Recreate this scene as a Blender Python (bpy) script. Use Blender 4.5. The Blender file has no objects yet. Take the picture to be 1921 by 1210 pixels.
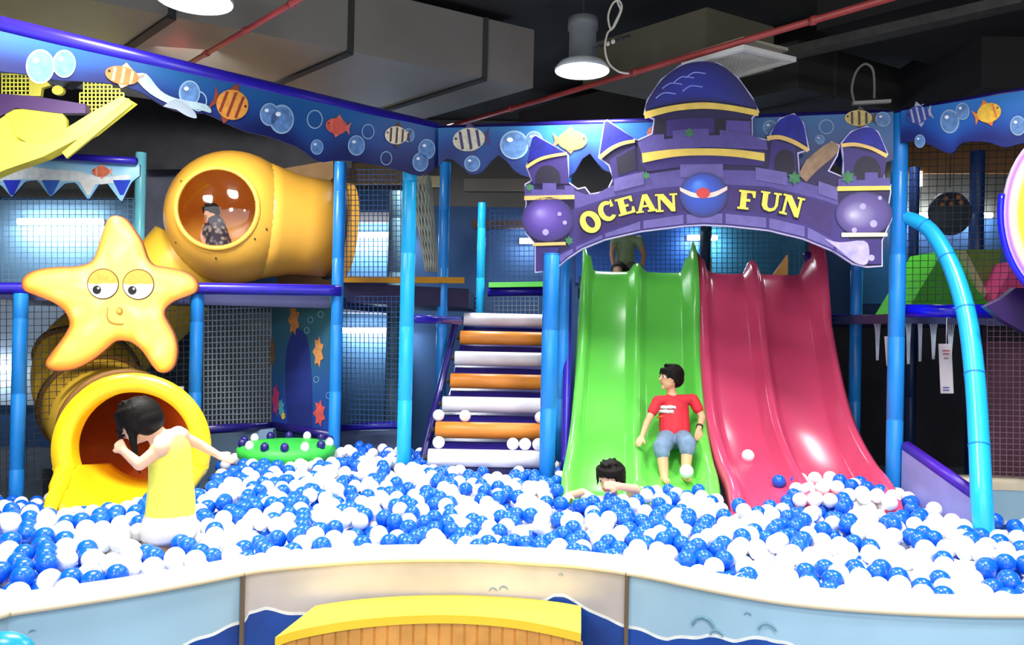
import bpy, bmesh, math, random
import numpy as np
from mathutils import Vector, Matrix, Euler, kdtree, noise
from mathutils.geometry import tessellate_polygon
PI = math.pi
random.seed(11)
S = bpy.context.scene
C = S.collection

# ------------------------------------------------------------------ camera
FPX, W, H = 1494.0, 1921.0, 1210.0
CAMP = Vector((0, 0, 1.5))
RM = Matrix.Rotation(math.radians(90 + 0.38), 3, 'X') @ Matrix.Rotation(math.radians(1.2), 3, 'Z')
cd = bpy.data.cameras.new('camera'); cam = bpy.data.objects.new('camera', cd); C.objects.link(cam)
cd.sensor_fit = 'HORIZONTAL'; cd.sensor_width = 36; cd.lens = FPX / W * 36
cd.clip_start = .05; cd.clip_end = 100
cam.matrix_world = Matrix.Translation(CAMP) @ RM.to_4x4()
S.camera = cam

# ------------------------------------------------------------------ light and exposure
S.view_settings.view_transform = 'Standard'; S.view_settings.look = 'None'
S.view_settings.gamma = 1; S.view_settings.use_curve_mapping = False
S.view_settings.exposure = 0.45
wd = bpy.data.worlds.new('world'); S.world = wd; wd.use_nodes = True
wd.node_tree.nodes['Background'].inputs[0].default_value = (.86, .92, 1, 1)
wd.node_tree.nodes['Background'].inputs[1].default_value = 1.15
def area(loc, aim, size, power, col=(1, .98, .95), spread=125):
    l = bpy.data.lights.new('ceiling_or_fill_light', 'AREA'); l.shape = 'DISK'; l.size = size; l.energy = power; l.color = col; l.spread = math.radians(spread)
    o = bpy.data.objects.new('downlight_or_fill', l); C.objects.link(o); o.location = loc
    o.rotation_euler = (Vector(aim) - Vector(loc)).to_track_quat('-Z', 'Y').to_euler()
    return o
# the downlights of the hall, over and in front of the pit
for (x, y, p) in ((-2.2, 1.3, 24), (0.4, 0.7, 20), (2.6, 1.3, 24), (-2.0, 3.3, 34), (0.5, 3.2, 34), (2.2, 3.3, 34)):
    area((x, y, 3.35), (x, y + .35, 0), .5, p)
for (x, y, p) in ((-1.8, -1.6, 30), (1.6, -1.6, 30)):  # extra fill lamps added behind the camera, tilted at the play structure
    area((x, y, 3.35), (x, y + 2.6, 1.2), .5, p, spread=150)
area((-3.05, 4.1, 3.07), (-2.8, 5.9, 1.2), .4, 22)  # added fill lamp without a fixture, brightens the spiral tube and left facade
area((-2.0, 4.75, 3.07), (-2.25, 6.3, 1.9), .4, 25)  # added fill lamp without a fixture, aimed at the globe tube
for (x, y, p) in ((-.6, 7.2, 30), (1.0, 7.6, 22), (3.2, 6.4, 20)):  # fill lights added to brighten the back play structure, no fixtures
    area((x, y, 3.3), (x, y, 0), .5, p, (.9, .96, 1))

# ------------------------------------------------------------------ pixel helpers (true points in the place)
def ray(px, py):
    return RM @ Vector(((px - W / 2) / FPX, -(py - H / 2) / FPX, -1))
def P(px, py, Y):
    d = ray(px, py); return CAMP + d * (Y / d.y)
def G(px, py, Z):
    d = ray(px, py); return CAMP + d * ((Z - CAMP.z) / d.z)
def onp(px, py, o, n):
    d = ray(px, py); return CAMP + d * ((o - CAMP).dot(n) / d.dot(n))

# ------------------------------------------------------------------ materials
def lin(h):
    h = h.lstrip('#'); c = [int(h[i:i + 2], 16) / 255 for i in (0, 2, 4)]
    return tuple(x / 12.92 if x <= .04045 else ((x + .055) / 1.055) ** 2.4 for x in c) + (1,)
MATS = {}
def mat(name, hexc, rough=.5, var=.08, scale=6, metal=0, emit=0, alpha=1, bump=0, trans=0, coat=0, sub=0, transl=0):
    if name in MATS: return MATS[name]
    m = bpy.data.materials.new(name); m.use_nodes = True
    nt = m.node_tree; b = nt.nodes['Principled BSDF']; c = lin(hexc)
    b.inputs['Roughness'].default_value = rough; b.inputs['Metallic'].default_value = metal
    if var:
        tc = nt.nodes.new('ShaderNodeTexCoord'); nz = nt.nodes.new('ShaderNodeTexNoise'); nz.inputs['Scale'].default_value = scale
        nz.inputs['Detail'].default_value = 3
        rp = nt.nodes.new('ShaderNodeValToRGB')
        rp.color_ramp.elements[0].position = .3; rp.color_ramp.elements[1].position = .7
        rp.color_ramp.elements[0].color = tuple(max(0, x * (1 - var)) for x in c[:3]) + (1,)
        rp.color_ramp.elements[1].color = tuple(min(1, x * (1 + var)) for x in c[:3]) + (1,)
        nt.links.new(tc.outputs['Object'], nz.inputs['Vector']); nt.links.new(nz.outputs['Fac'], rp.inputs['Fac'])
        nt.links.new(rp.outputs['Color'], b.inputs['Base Color'])
        if bump:
            bp = nt.nodes.new('ShaderNodeBump'); bp.inputs['Strength'].default_value = bump
            nt.links.new(nz.outputs['Fac'], bp.inputs['Height']); nt.links.new(bp.outputs['Normal'], b.inputs['Normal'])
    else: b.inputs['Base Color'].default_value = c
    if emit:
        b.inputs['Emission Color'].default_value = c; b.inputs['Emission Strength'].default_value = emit
    b.inputs['Alpha'].default_value = alpha
    if 'hair' in name: b.inputs['Specular IOR Level'].default_value = .15
    b.inputs['Transmission Weight'].default_value = trans
    b.inputs['Coat Weight'].default_value = coat
    if sub:
        b.inputs['Subsurface Weight'].default_value = sub; b.inputs['Subsurface Scale'].default_value = .01
    if transl:   # thin moulded plastic lets some light through
        t_ = nt.nodes.new('ShaderNodeBsdfTranslucent'); t_.inputs[0].default_value = c; x_ = nt.nodes.new('ShaderNodeMixShader'); x_.inputs[0].default_value = transl
        nt.links.new(b.outputs[0], x_.inputs[1]); nt.links.new(t_.outputs[0], x_.inputs[2]); nt.links.new(x_.outputs[0], nt.nodes['Material Output'].inputs[0])
    MATS[name] = m
    return m
def vcmat(name, rough=.4):
    if name in MATS: return MATS[name]
    m = bpy.data.materials.new(name); m.use_nodes = True; nt = m.node_tree; b = nt.nodes['Principled BSDF']
    a = nt.nodes.new('ShaderNodeVertexColor'); a.layer_name = 'Print'
    nt.links.new(a.outputs['Color'], b.inputs['Base Color']); b.inputs['Roughness'].default_value = rough
    MATS[name] = m; return m
M_pole = mat('blue_vinyl', '#1e86dc', .32, .06, 9)
M_polec = mat('cyan_vinyl', '#22b4f0', .28, .05, 9)
M_rail = mat('indigo_vinyl', '#2a1ca8', .3, .12, 12)
M_raild = mat('dark_indigo_vinyl', '#221a70', .3, .12, 12)
M_net = mat('dark_net', '#16202c', .8, 0)
M_netw = mat('pale_net', '#8b949c', .8, 0)
M_netb = mat('blue_net', '#1d3f74', .8, 0)
M_dark = mat('dark_grey', '#2a2b2e', .8)
M_yel = mat('yellow_plastic', '#ffd21e', .3, .05)
M_amber = mat('amber_plastic', '#ffbe48', .38, .07, 3, transl=.12)
M_orange = mat('orange_plastic', '#ff9c50', .5, .05, transl=.05)
M_green = mat('green_plastic', '#66cc50', .25, .04, 3)
M_pink = mat('pink_plastic', '#d44a70', .22, .05, 3)
M_blue = mat('blue_ball', '#0d60d6', .25, .04)
M_white = mat('white_ball', '#fbfbfb', .3, .02)
M_skin = mat('skin', '#e2ab84', .55, .05, 20, sub=.1)
M_skinp = mat('pale_skin', '#e6b696', .55, .05, 20, sub=.1)
M_hair = mat('black_hair', '#120e0c', .6, .4, 120, bump=.8)
M_cream = mat('cream_vinyl', '#f4e4c6', .4, .04, 5)

# ------------------------------------------------------------------ object helpers
def tag(o, label=None, cat=None, group=None, kind=None):
    if label: o['label'] = label
    if cat: o['category'] = cat
    if group: o['group'] = group
    if kind: o['kind'] = kind
    return o
def root(name, loc, label, cat, group=None, kind=None):
    o = bpy.data.objects.new(name, None); C.objects.link(o); o.location = loc; o.empty_display_size = .1
    return tag(o, label, cat, group, kind)
def wloc(p):
    v = Vector((0, 0, 0))
    while p: v = v + p.location; p = p.parent
    return v
class MB:
    """collects world-space geometry for ONE mesh object"""
    def __init__(s): s.v = []; s.f = []; s.m = []; s.mats = []; s.sm = []; s.col = {}
    def mi(s, m):
        if m not in s.mats: s.mats.append(m)
        return s.mats.index(m)
    def add(s, vs, fs, m, smooth=True):
        n = len(s.v); s.v += [Vector(v) for v in vs]; k = s.mi(m)
        for f in fs: s.f.append(tuple(i + n for i in f)); s.m.append(k); s.sm.append(smooth)
        return n
    def box(s, c, size, m, ax=None):
        ax = ax or Matrix.Identity(3); c = Vector(c)
        vs = [c + ax @ Vector((sx * size[0] / 2, sy * size[1] / 2, sz * size[2] / 2)) for sx in (-1, 1) for sy in (-1, 1) for sz in (-1, 1)]
        s.add(vs, [(0, 1, 3, 2), (4, 6, 7, 5), (0, 4, 5, 1), (2, 3, 7, 6), (0, 2, 6, 4), (1, 5, 7, 3)], m, False)
    def bar(s, a, b, w, h, m, up=Vector((0, 0, 1))):
        a = Vector(a); b = Vector(b); d = (b - a); L = d.length
        if L < 1e-6: return
        d.normalize(); x = d.cross(up)
        if x.length < 1e-3: x = d.cross(Vector((0, 1, 0)))
        x.normalize(); z = x.cross(d)
        s.box((a + b) / 2, (w, L, h), m, Matrix((x, d, z)).transposed())
    def tube(s, pts, r, m, seg=14, cap=True, ripple=False):
        pts = [Vector(p) for p in pts]; n = len(pts)
        rs = r if isinstance(r, (list, tuple)) else [r] * n
        t0 = (pts[1] - pts[0]).normalized(); u = t0.orthogonal().normalized(); vs = []; prev = t0
        for i, p in enumerate(pts):
            t = (pts[min(i + 1, n - 1)] - pts[max(i - 1, 0)]).normalized()
            u = (prev.rotation_difference(t) @ u); u = (u - t * u.dot(t)).normalized(); prev = t; w = t.cross(u)
            for k in range(seg):
                a = 2 * PI * k / seg; vs.append(p + (u * math.cos(a) + w * math.sin(a)) * rs[i])
        fs = [(i * seg + k, i * seg + (k + 1) % seg, (i + 1) * seg + (k + 1) % seg, (i + 1) * seg + k) for i in range(n - 1) for k in range(seg)]
        if cap: fs += [tuple(reversed(range(seg))), tuple((n - 1) * seg + k for k in range(seg))]
        s.add(vs, fs, m)
    def lathe(s, o, ax, prof, m, seg=32, a0=0, a1=2 * PI, u=None):
        """prof: list (distance along ax, radius)"""
        o = Vector(o); ax = Vector(ax).normalized(); u = (u or ax.orthogonal()).normalized(); w = ax.cross(u)
        full = abs(a1 - a0 - 2 * PI) < 1e-6; K = seg if full else seg + 1; vs = []
        for (t, r) in prof:
            for k in range(K):
                a = a0 + (a1 - a0) * k / seg; vs.append(o + ax * t + (u * math.cos(a) + w * math.sin(a)) * r)
        fs = []
        for i in range(len(prof) - 1):
            for k in range(seg):
                k2 = (k + 1) % K; fs.append((i * K + k, i * K + k2, (i + 1) * K + k2, (i + 1) * K + k))
        s.add(vs, fs, m)
    def ball(s, c, r, m, seg=16, rings=10, sc=(1, 1, 1), ax=None):
        ax = ax or Matrix.Identity(3); c = Vector(c); vs = [c + ax @ Vector((0, 0, r * sc[2]))]
        for i in range(1, rings):
            t = PI * i / rings
            for k in range(seg):
                a = 2 * PI * k / seg
                vs.append(c + ax @ Vector((r * sc[0] * math.sin(t) * math.cos(a), r * sc[1] * math.sin(t) * math.sin(a), r * sc[2] * math.cos(t))))
        vs.append(c - ax @ Vector((0, 0, r * sc[2])))
        fs = [(0, 1 + k, 1 + (k + 1) % seg) for k in range(seg)]
        for i in range(rings - 2):
            b = 1 + i * seg
            fs += [(b + k, b + seg + k, b + seg + (k + 1) % seg, b + (k + 1) % seg) for k in range(seg)]
        b = 1 + (rings - 2) * seg; e = len(vs) - 1
        fs += [(b + k, e, b + (k + 1) % seg) for k in range(seg)]
        s.add(vs, fs, m)
    def slab(s, loops, n, t, m, mside=None):
        """polygon (with holes) given as world loops in a plane, thickness t behind along -n"""
        allv = [Vector(v) for l in loops for v in l]; N = len(allv)
        tris = tessellate_polygon([[Vector(v) for v in l] for l in loops])
        back = [v - n * t for v in allv]
        f1 = []
        for tr in tris:
            a, b, c = tr
            if (allv[b] - allv[a]).cross(allv[c] - allv[a]).dot(n) < 0: a, c = c, a
            f1.append((a, b, c))
        s.add(allv, f1, m, False)
        s.add(back, [(c, b, a) for a, b, c in f1], mside or m, False)
        k = 0
        for l in loops:
            L = len(l); vs = [Vector(v) for v in l] + [Vector(v) - n * t for v in l]
            s.add(vs, [(i, (i + 1) % L, L + (i + 1) % L, L + i) for i in range(L)], mside or m, False)
    def build(s, name, parent=None, bevel=0, solid=0, fix=True):
        off = wloc(parent)
        me = bpy.data.meshes.new(name); me.from_pydata([v - off for v in s.v], [], s.f)
        for m in s.mats: me.materials.append(m)
        me.polygons.foreach_set('material_index', s.m); me.polygons.foreach_set('use_smooth', s.sm)
        me.update()
        o = bpy.data.objects.new(name, me); C.objects.link(o)
        if parent: o.parent = parent
        if bevel:
            b = o.modifiers.new('bevel', 'BEVEL'); b.width = bevel; b.segments = 2; b.limit_method = 'ANGLE'
        if solid:
            b = o.modifiers.new('solid', 'SOLIDIFY'); b.thickness = solid; b.offset = 0
        return o
def recenter(o):
    """put a single-mesh thing's origin at the foot of its mesh"""
    me = o.data; co = np.array([v.co[:] for v in me.vertices])
    c = Vector(((co[:, 0].min() + co[:, 0].max()) / 2, (co[:, 1].min() + co[:, 1].max()) / 2, co[:, 2].min()))
    me.transform(Matrix.Translation(-c)); o.location = o.location + c
    return o
def single(mb, name, label, cat, group=None, kind=None, **k):
    return tag(recenter(mb.build(name, None, **k)), label, cat, group, kind)
def smooth_path(pts, n=8):
    pts = [Vector(p) for p in pts]; out = []
    for i in range(len(pts) - 1):
        p0 = pts[max(i - 1, 0)]; p1 = pts[i]; p2 = pts[i + 1]; p3 = pts[min(i + 2, len(pts) - 1)]
        for k in range(n):
            t = k / n
            out.append(.5 * ((2 * p1) + (p2 - p0) * t + (2 * p0 - 5 * p1 + 4 * p2 - p3) * t * t + (3 * p1 - p0 - 3 * p2 + p3) * t ** 3))
    out.append(pts[-1]); return out
def interp(x, tab):
    if x <= tab[0][0]: return tab[0][1]
    for (a, b), (c, d) in zip(tab, tab[1:]):
        if x <= c: return b + (d - b) * (x - a) / (c - a)
    return tab[-1][1]
def sst(t): t = max(0, min(1, t)); return t * t * (3 - 2 * t)
def ell(cx, cy, rx, ry, n=28, rot=0):
    r = math.radians(rot); return [(cx + rx * math.cos(2 * PI * k / n) * math.cos(r) - ry * math.sin(2 * PI * k / n) * math.sin(r),
                                    cy + rx * math.cos(2 * PI * k / n) * math.sin(r) + ry * math.sin(2 * PI * k / n) * math.cos(r)) for k in range(n)]
def sm2(pts, n=5):
    q = smooth_path([Vector((a, b, 0)) for a, b in pts], n); return [(p.x, p.y) for p in q]
class Art:
    """a printed cut-out board on a plane: outlines given where they are seen, cut from one board"""
    def __init__(s, o, n): s.o = Vector(o); s.n = Vector(n).normalized(); s.mb = MB()
    def w(s, px, py, off=0): return onp(px, py, s.o, s.n) + s.n * off
    def layer(s, pts, m, off=0, t=.002, holes=(), side=None):
        s.mb.slab([[s.w(a, b, off) for a, b in l] for l in [pts] + list(holes)], s.n, t, m, side)
    def radial(s, pts, c, cols, off=0, name='Print'):
        """polygon filled from centre outwards with printed colours; cols = [(t, hex)]"""
        m = vcmat('airbrushed_print'); N = len(pts); ts = [q[0] for q in cols]; vs = [s.w(c[0], c[1], off)]
        cl = [lin(cols[0][1])]
        for t, h in cols[1:]:
            for a, b in pts: vs.append(s.w(c[0] + (a - c[0]) * t, c[1] + (b - c[1]) * t, off)); cl.append(lin(h) if not callable(h) else h)
        fs = [(0, 1 + k, 1 + (k + 1) % N) for k in range(N)]
        for i in range(len(cols) - 2):
            b = 1 + i * N; fs += [(b + k, b + N + k, b + N + (k + 1) % N, b + (k + 1) % N) for k in range(N)]
        n0 = s.mb.add(vs, fs, m, False)
        for i, c_ in enumerate(cl): s.mb.col[n0 + i] = c_
    def build(s, name, parent=None):
        o = s.mb.build(name, parent)
        if s.mb.col:
            at = o.data.color_attributes.new('Print', 'FLOAT_COLOR', 'POINT')
            for i, c in s.mb.col.items(): at.data[i].color = c
        return o

# ------------------------------------------------------------------ the setting
def struct(mb, name, **k):
    o = mb.build(name, **k); o['kind'] = 'structure'; return o
f = MB(); f.box((0, 4.5, -.05), (16, 14, .1), mat('floor_mat', '#4a4f58', .7)); struct(f, 'floor')
M_ceil = mat('black_ceiling', '#2a2b2b', .9, .3, 2)
f = MB(); f.box((0, 4.5, 3.95), (16, 14, .1), M_ceil); struct(f, 'ceiling')
M_wb = mat('slate_wall', '#3c6092', .7, .15, 1.5)
M_wu = mat('upper_wall', '#77756e', .8, .1, 2)
f = MB(); f.box((0, 9.3, 1.45), (16, .1, 2.9), M_wb); f.box((0, 9.3, 3.4), (16, .1, 1.0), M_wu); struct(f, 'wall_back')
f = MB(); f.box((-6.2, 4.5, 1.95), (.1, 14, 3.9), mat('left_wall', '#3b3e46', .8)); struct(f, 'wall_left')
f = MB(); f.box((6.2, 4.5, 1.95), (.1, 14, 3.9), mat('right_wall', '#2e2c33', .8)); struct(f, 'wall_right')

# key plan points
L0 = P(35, 560, 5.3); L1 = P(367, 560, 5.7); L2 = P(630, 560, 6.0)
CP = P(765, 600, 5.48); RP = P(1680, 600, 4.84); MP = P(1028, 700, 5.1)
FZ = 2.86
FA = P(0, 50, 1); # direction only
def atz(px, py, z): return G(px, py, z)
fa = atz(-70, 28, FZ); fb = atz(815, 237, FZ); fc = atz(1676, 208, FZ); fd = atz(1990, 156, FZ)

# ------------------------------------------------------------------ poles and rails
def pole(x, y, z0, z1, r, m, label, group=None):
    mb = MB(); zs = []; z = z0
    pts = []; rs = []
    while z < z1 - .01:
        pts += [Vector((x, y, z)), Vector((x, y, min(z + .5, z1) - .012)), Vector((x, y, min(z + .5, z1) - .006))]
        rs += [r, r, r * .93]; z += .5
    pts.append(Vector((x, y, z1))); rs.append(r)
    mb.tube(pts, rs, m, 18)
    return single(mb, 'padded_pole', label, 'pole')
def vpole(px, py, Y, ztop, label, r=.047, m=None, z0=0):
    p = P(px, py, Y); return pole(p.x, p.y, z0, ztop, r, m or M_pole, label)
vpole(35, 740, 5.3, 1.66, 'bright blue padded pole at the far left edge, left of the yellow tube mouth', .045)
vpole(367, 690, 5.7, 1.7, 'bright blue padded pole just right of the starfish board, beside the yellow tube mouth', .045)
vpole(630, 690, 6.0, 2.72, 'blue padded pole on the right of the underwater printed panel', .045)
vpole(763, 600, 5.44, 2.72, 'tall bright cyan-blue padded corner pole left of the climbing rollers', .049, M_polec)
vpole(830, 560, 6.8, 2.9, 'thin blue padded pole just left of the climbing rollers, behind the corner pole', .045)
vpole(903, 460, 8.0, 2.75, 'slim cyan-blue padded pole far behind the top of the climbing rollers', .042, M_polec)
vpole(1030, 700, 5.1, 1.98, 'blue padded pole between the climbing rollers and the green slide', .052)
vpole(1056, 640, 5.75, 2.6, 'thin blue padded pole half hidden behind the pole beside the green slide', .04)
vpole(1682, 600, 4.84, 2.85, 'tall blue padded pole right of the purple castle sign', .048)
vpole(1604, 700, 6.1, 2.9, 'blue padded pole in the shade right of the pink slide', .045)
vpole(1832, 400, 6.4, 3.0, 'dark blue padded pole in the upper right net bay', .055, mat('navy_vinyl', '#16346c', .4))
vpole(1714, 430, 6.6, 2.9, 'narrow navy padded pole just right of the castle sign behind the net', .04, mat('navy_vinyl', '#16346c', .4))
vpole(262, 400, 6.9, 2.95, 'pale cyan padded pole behind the top point of the starfish board', .045, mat('pale_cyan_vinyl', '#84e8fa', .3))
vpole(741, 430, 7.4, 2.75, 'grey-green padded pole behind the net left of the corner pole', .06, mat('grey_green_vinyl', '#5d7f8a', .5))
vpole(1323, 470, 7.1, 2.9, 'dark teal pole behind the join between green and pink slides', .05, mat('teal_vinyl', '#12384c', .5), 1.9)

# curved cyan pipe at right
mb = MB()
cyp = smooth_path([P(1672, 420, 4.86), P(1690, 412, 4.84), P(1712, 412, 4.78), P(1748, 436, 4.68), P(1785, 500, 4.55), P(1813, 590, 4.42), P(1828, 700, 4.27), P(1836, 820, 4.12), P(1841, 930, 3.97)], 8)
cyp += [Vector((cyp[-1].x + .01, cyp[-1].y - .03, .4)), Vector((cyp[-1].x + .015, cyp[-1].y - .04, 0))]
n = len(cyp); mb.tube(cyp, [.036 + .014 * min(1, i / (n * .6)) for i in range(n)], M_polec, 20)
for i in range(12, n - 4, 9):
    a = cyp[i]; b = cyp[i + 1]; t = (b - a).normalized(); r = .0385 + .014 * min(1, i / (n * .6))
    mb.tube([a, a + t * .008], r, M_pole, 20)
single(mb, 'curved_pipe', 'bright cyan padded pipe bending down from the tall pole into the balls at right', 'pipe')

def rail(name, pts, r, m, label, group=None, cat='rail'):
    mb = MB(); mb.tube(smooth_path(pts, 6) if len(pts) > 2 else pts, r, m, 14)
    return single(mb, name, label, cat, group)
# top rails of the banner
rail('banner_rail', [fa + Vector((0, .04, .0)), fb + Vector((0, .06, 0))], .045, M_rail, 'long indigo padded rail along the top of the left fish banner')
rail('banner_rail', [fb + Vector((.02, .06, 0)), fc + Vector((0, .05, 0))], .022, M_raild, 'thin indigo rail along the top of the middle banner behind the castle sign')
rail('banner_rail', [fc + Vector((.04, .05, 0)), fd + Vector((0, .05, 0))], .022, M_raild, 'thin indigo rail along the top of the right banner')

# decks (floors of the upper level) with their padded front rails
def deck(name, poly, z, t, label, m):
    mb = MB(); loop = [Vector((a.x, a.y, z)) for a in poly]
    mb.slab([loop], Vector((0, 0, 1)), t, m); return single(mb, name, label, 'platform')
M_deck = mat('deck_vinyl', '#3a3f6a', .5)
zl = 1.71
deck('deck_platform', [Vector((-4.6, 5.4, 0)), L0 + Vector((0, .1, 0)), L1 + Vector((0, .1, 0)), L2 + Vector((0, .1, 0)), Vector((-1.2, 8.9, 0)), Vector((-4.6, 8.9, 0))], zl, .09, 'upper left deck under the big orange globe tube', M_deck)
a, b, c = P(0, 541, 5.28), P(372, 541, 5.66), P(640, 545, 5.96)
rail('deck_rail', [P(-60, 541, 5.22), a, P(60, 541, 5.33)], .04, M_rail, 'short indigo padded deck rail at the far left edge beside the starfish board')
rail('deck_rail', [P(200, 541, 5.5), b, c], .042, M_rail, 'indigo padded deck rail under the big orange globe tube')
deck('deck_platform', [P(640, 530, 6.3), P(880, 530, 6.9), Vector((-.4, 8.9, 0)), Vector((-1.15, 8.9, 0))], 1.83, .16, 'upper middle deck with amber edge between the blue poles', mat('deck_edge', '#2a2448', .5))
mb = MB(); mb.bar(P(640, 524, 6.27), P(868, 526, 6.85), .06, .05, mat('amber_trim', '#c88a1e', .5)); single(mb, 'deck_edge_strip', 'amber padded strip on the edge of the middle deck', 'trim strip')
rail('deck_rail', [P(915, 548, 8.0), P(1052, 546, 8.0)], .045, M_rail, 'indigo padded rail at the top of the climbing rollers behind the pole')
mb = MB(); mb.bar(P(917, 535, 7.96), P(1052, 533, 7.96), .12, .05, M_green); single(mb, 'green_mat', 'thin green mat edge above the climbing rollers', 'mat')
rail('deck_rail', [P(775, 598, 5.6), P(862, 602, 6.4)], .03, M_rail, 'short glossy indigo rail left of the uppermost climbing roller')
SLD = Vector((0.2, 1.55, 0)).normalized()
deck('deck_platform', [P(1085, 520, 6.4), P(1530, 520, 6.35), P(1530, 520, 8.6), P(1085, 520, 8.6)], 1.93, .1, 'high deck at the top of the green and pink slides', M_deck)
deck('deck_platform', [Vector((2.5, 6.0, 0)), Vector((2.42, 4.98, 0)), Vector((3.9, 4.98, 0)), Vector((3.9, 8.8, 0)), Vector((2.6, 8.8, 0))], 1.64, .06, 'upper right deck behind the curved cyan pipe', M_deck)
rail('deck_rail', [P(1690, 583, 4.9), P(1862, 584, 4.6)], .04, mat('ultramarine_vinyl', '#1212d8', .25), 'bright ultramarine padded rail behind the curved cyan pipe')
rail('deck_rail', [P(1562, 596, 6.2), P(1668, 598, 5.9)], .028, M_raild, 'dark violet rail right of the pink slide, left of the tall pole')

# ------------------------------------------------------------------ nets
def net(A, B, Cc, D, cell, t, m, label, border=None, hole=None):
    """A bottom-left, B bottom-right, Cc top-right, D top-left"""
    mb = MB(); A, B, Cc, D = map(Vector, (A, B, Cc, D))
    nu = max(2, round((B - A).length / cell)); nv = max(2, round((D - A).length / cell))
    def q(u, v): return A.lerp(B, u).lerp(D.lerp(Cc, u), v)
    nn = (B - A).cross(D - A).normalized()
    def strand(a, b, k):
        if not hole: mb.bar(a, b, t, t, m, nn); return
        st_ = None
        for i in range(k + 1):
            p = a.lerp(b, i / k); inn_ = (p - hole[0]).length < hole[1]
            if inn_ and st_ is not None: mb.bar(st_, p, t, t, m, nn); st_ = None
            if not inn_ and st_ is None: st_ = p
        if st_ is not None: mb.bar(st_, b, t, t, m, nn)
    for i in range(nu + 1): strand(q(i / nu, 0), q(i / nu, 1), nv * 2)
    for j in range(nv + 1): strand(q(0, j / nv), q(1, j / nv), nu * 2)
    if border:
        for a, b in ((A, B), (B, Cc), (Cc, D), (D, A)): mb.bar(a, b, .012, .012, border, nn)
    return single(mb, 'safety_net', label, 'net')
net(P(50, 905, 5.35), P(357, 860, 5.68), P(357, 560, 5.68), P(50, 560, 5.35), .045, .004, M_net, 'black safety net behind the starfish board in front of the yellow tube', hole=(P(214, 838, 5.5), .46))
net(P(0, 935, 5.25), P(24, 930, 5.27), P(24, 560, 5.27), P(0, 560, 5.25), .045, .004, M_net, 'narrow strip of black net left of the leftmost pole')
net(P(382, 800, 5.9), P(508, 795, 6.55), P(508, 556, 6.55), P(382, 560, 5.9), .042, .007, M_netw, 'pale grey net between the starfish board and the underwater panel')
net(P(642, 796, 6.15), P(752, 800, 5.95), P(752, 556, 5.95), P(642, 556, 6.15), .04, .0045, M_netb, 'lower dark blue net left of the cyan corner pole')
net(P(642, 520, 6.15), P(752, 520, 5.95), P(752, 318, 5.95), P(642, 318, 6.15), .04, .0045, M_netb, 'upper blue net left of the cyan corner pole, above the amber strip')
net(P(5, 535, 6.6), P(250, 535, 6.9), P(250, 372, 6.9), P(5, 372, 6.6), .045, .004, mat('sky_net', '#86b8d8', .8, 0), 'pale blue net above the starfish board left of the orange globe')
net(P(910, 528, 8.05), P(1020, 528, 8.05), P(1020, 395, 8.05), P(910, 395, 8.05), .05, .006, M_netb, 'blue net left of the castle sign\'s left orb')
net(P(1096, 522, 7.6), P(1320, 522, 7.6), P(1320, 400, 7.6), P(1096, 400, 7.6), .045, .005, M_netb, 'deep blue net behind the top of the green slide')
net(P(1335, 512, 7.0), P(1500, 512, 7.0), P(1500, 400, 7.0), P(1335, 400, 7.0), .045, .005, mat('teal_net', '#1c5470', .8, 0), 'teal net behind the top of the pink slide')
net(P(1698, 566, 4.95), P(1921, 562, 4.62), P(1940, 255, 4.62), P(1698, 262, 4.95), .042, .0035, M_net, 'black net over the upper right bay behind the curved pipe')
net(P(1852, 895, 4.5), P(1990, 900, 4.3), P(1990, 600, 4.3), P(1852, 600, 4.5), .032, .0035, mat('mauve_net', '#6a4c5c', .8, 0), 'fine mauve net at the right edge below the big round sign')
net(P(870, 590, 8.2), P(1010, 590, 8.2), P(1010, 556, 8.2), P(870, 556, 8.2), .045, .006, M_netw, 'small net strip just above the uppermost climbing roller')
# dangling net sleeve near corner pole
mb = MB()
for k in range(16):
    a = 2 * PI * k / 16
    pts = []
    for j in range(13):
        t = j / 12; c = P(788 + 22 * t, 330 + 180 * t, 6.3); r = .085 - .035 * t
        pts.append(c + Vector((math.cos(a + t * 1.6) * r, math.sin(a + t * 1.6) * r, 0)))
    mb.tube(pts, .0055, mat('rope_net', '#8d9186', .8, .15), 5)
for k in range(16):
    a = 2 * PI * k / 16
    pts = []
    for j in range(13):
        t = j / 12; c = P(788 + 22 * t, 330 + 180 * t, 6.3); r = .085 - .035 * t
        pts.append(c + Vector((math.cos(a - t * 1.6) * r, math.sin(a - t * 1.6) * r, 0)))
    mb.tube(pts, .0055, MATS['rope_net'], 5)
single(mb, 'net_sleeve', 'grey rope net sleeve hanging right of the cyan corner pole', 'net')

# ------------------------------------------------------------------ back pads, panels and LED tubes
def padbox(name, a, b, c, d, t, m, label, cat='panel'):
    mb = MB(); n = (Vector(b) - Vector(a)).cross(Vector(d) - Vector(a)).normalized()
    if n.y > 0: n = -n
    mb.slab([[a, b, c, d]], n, t, m); return single(mb, name, label, cat)
def pq(x0, y0, x1, y1, Y): return P(x0, y1, Y), P(x1, y1, Y), P(x1, y0, Y), P(x0, y0, Y)
padbox('backing_panel', *pq(-60, 375, 300, 545, 9.195), .05, mat('pale_blue_panel', '#8fb9dc', .5), 'pale blue wall panel behind the net above the starfish board')
padbox('backing_panel', *pq(-60, 545, 130, 760, 9.195), .05, mat('white_blue_panel', '#b9cce2', .5), 'whitish wall panel low at the far left edge')
padbox('backing_panel', *pq(640, 356, 765, 530, 9.195), .05, mat('steel_blue_panel', '#5c8cb8', .5), 'steel blue wall panel behind the upper net left of the corner pole')
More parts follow.
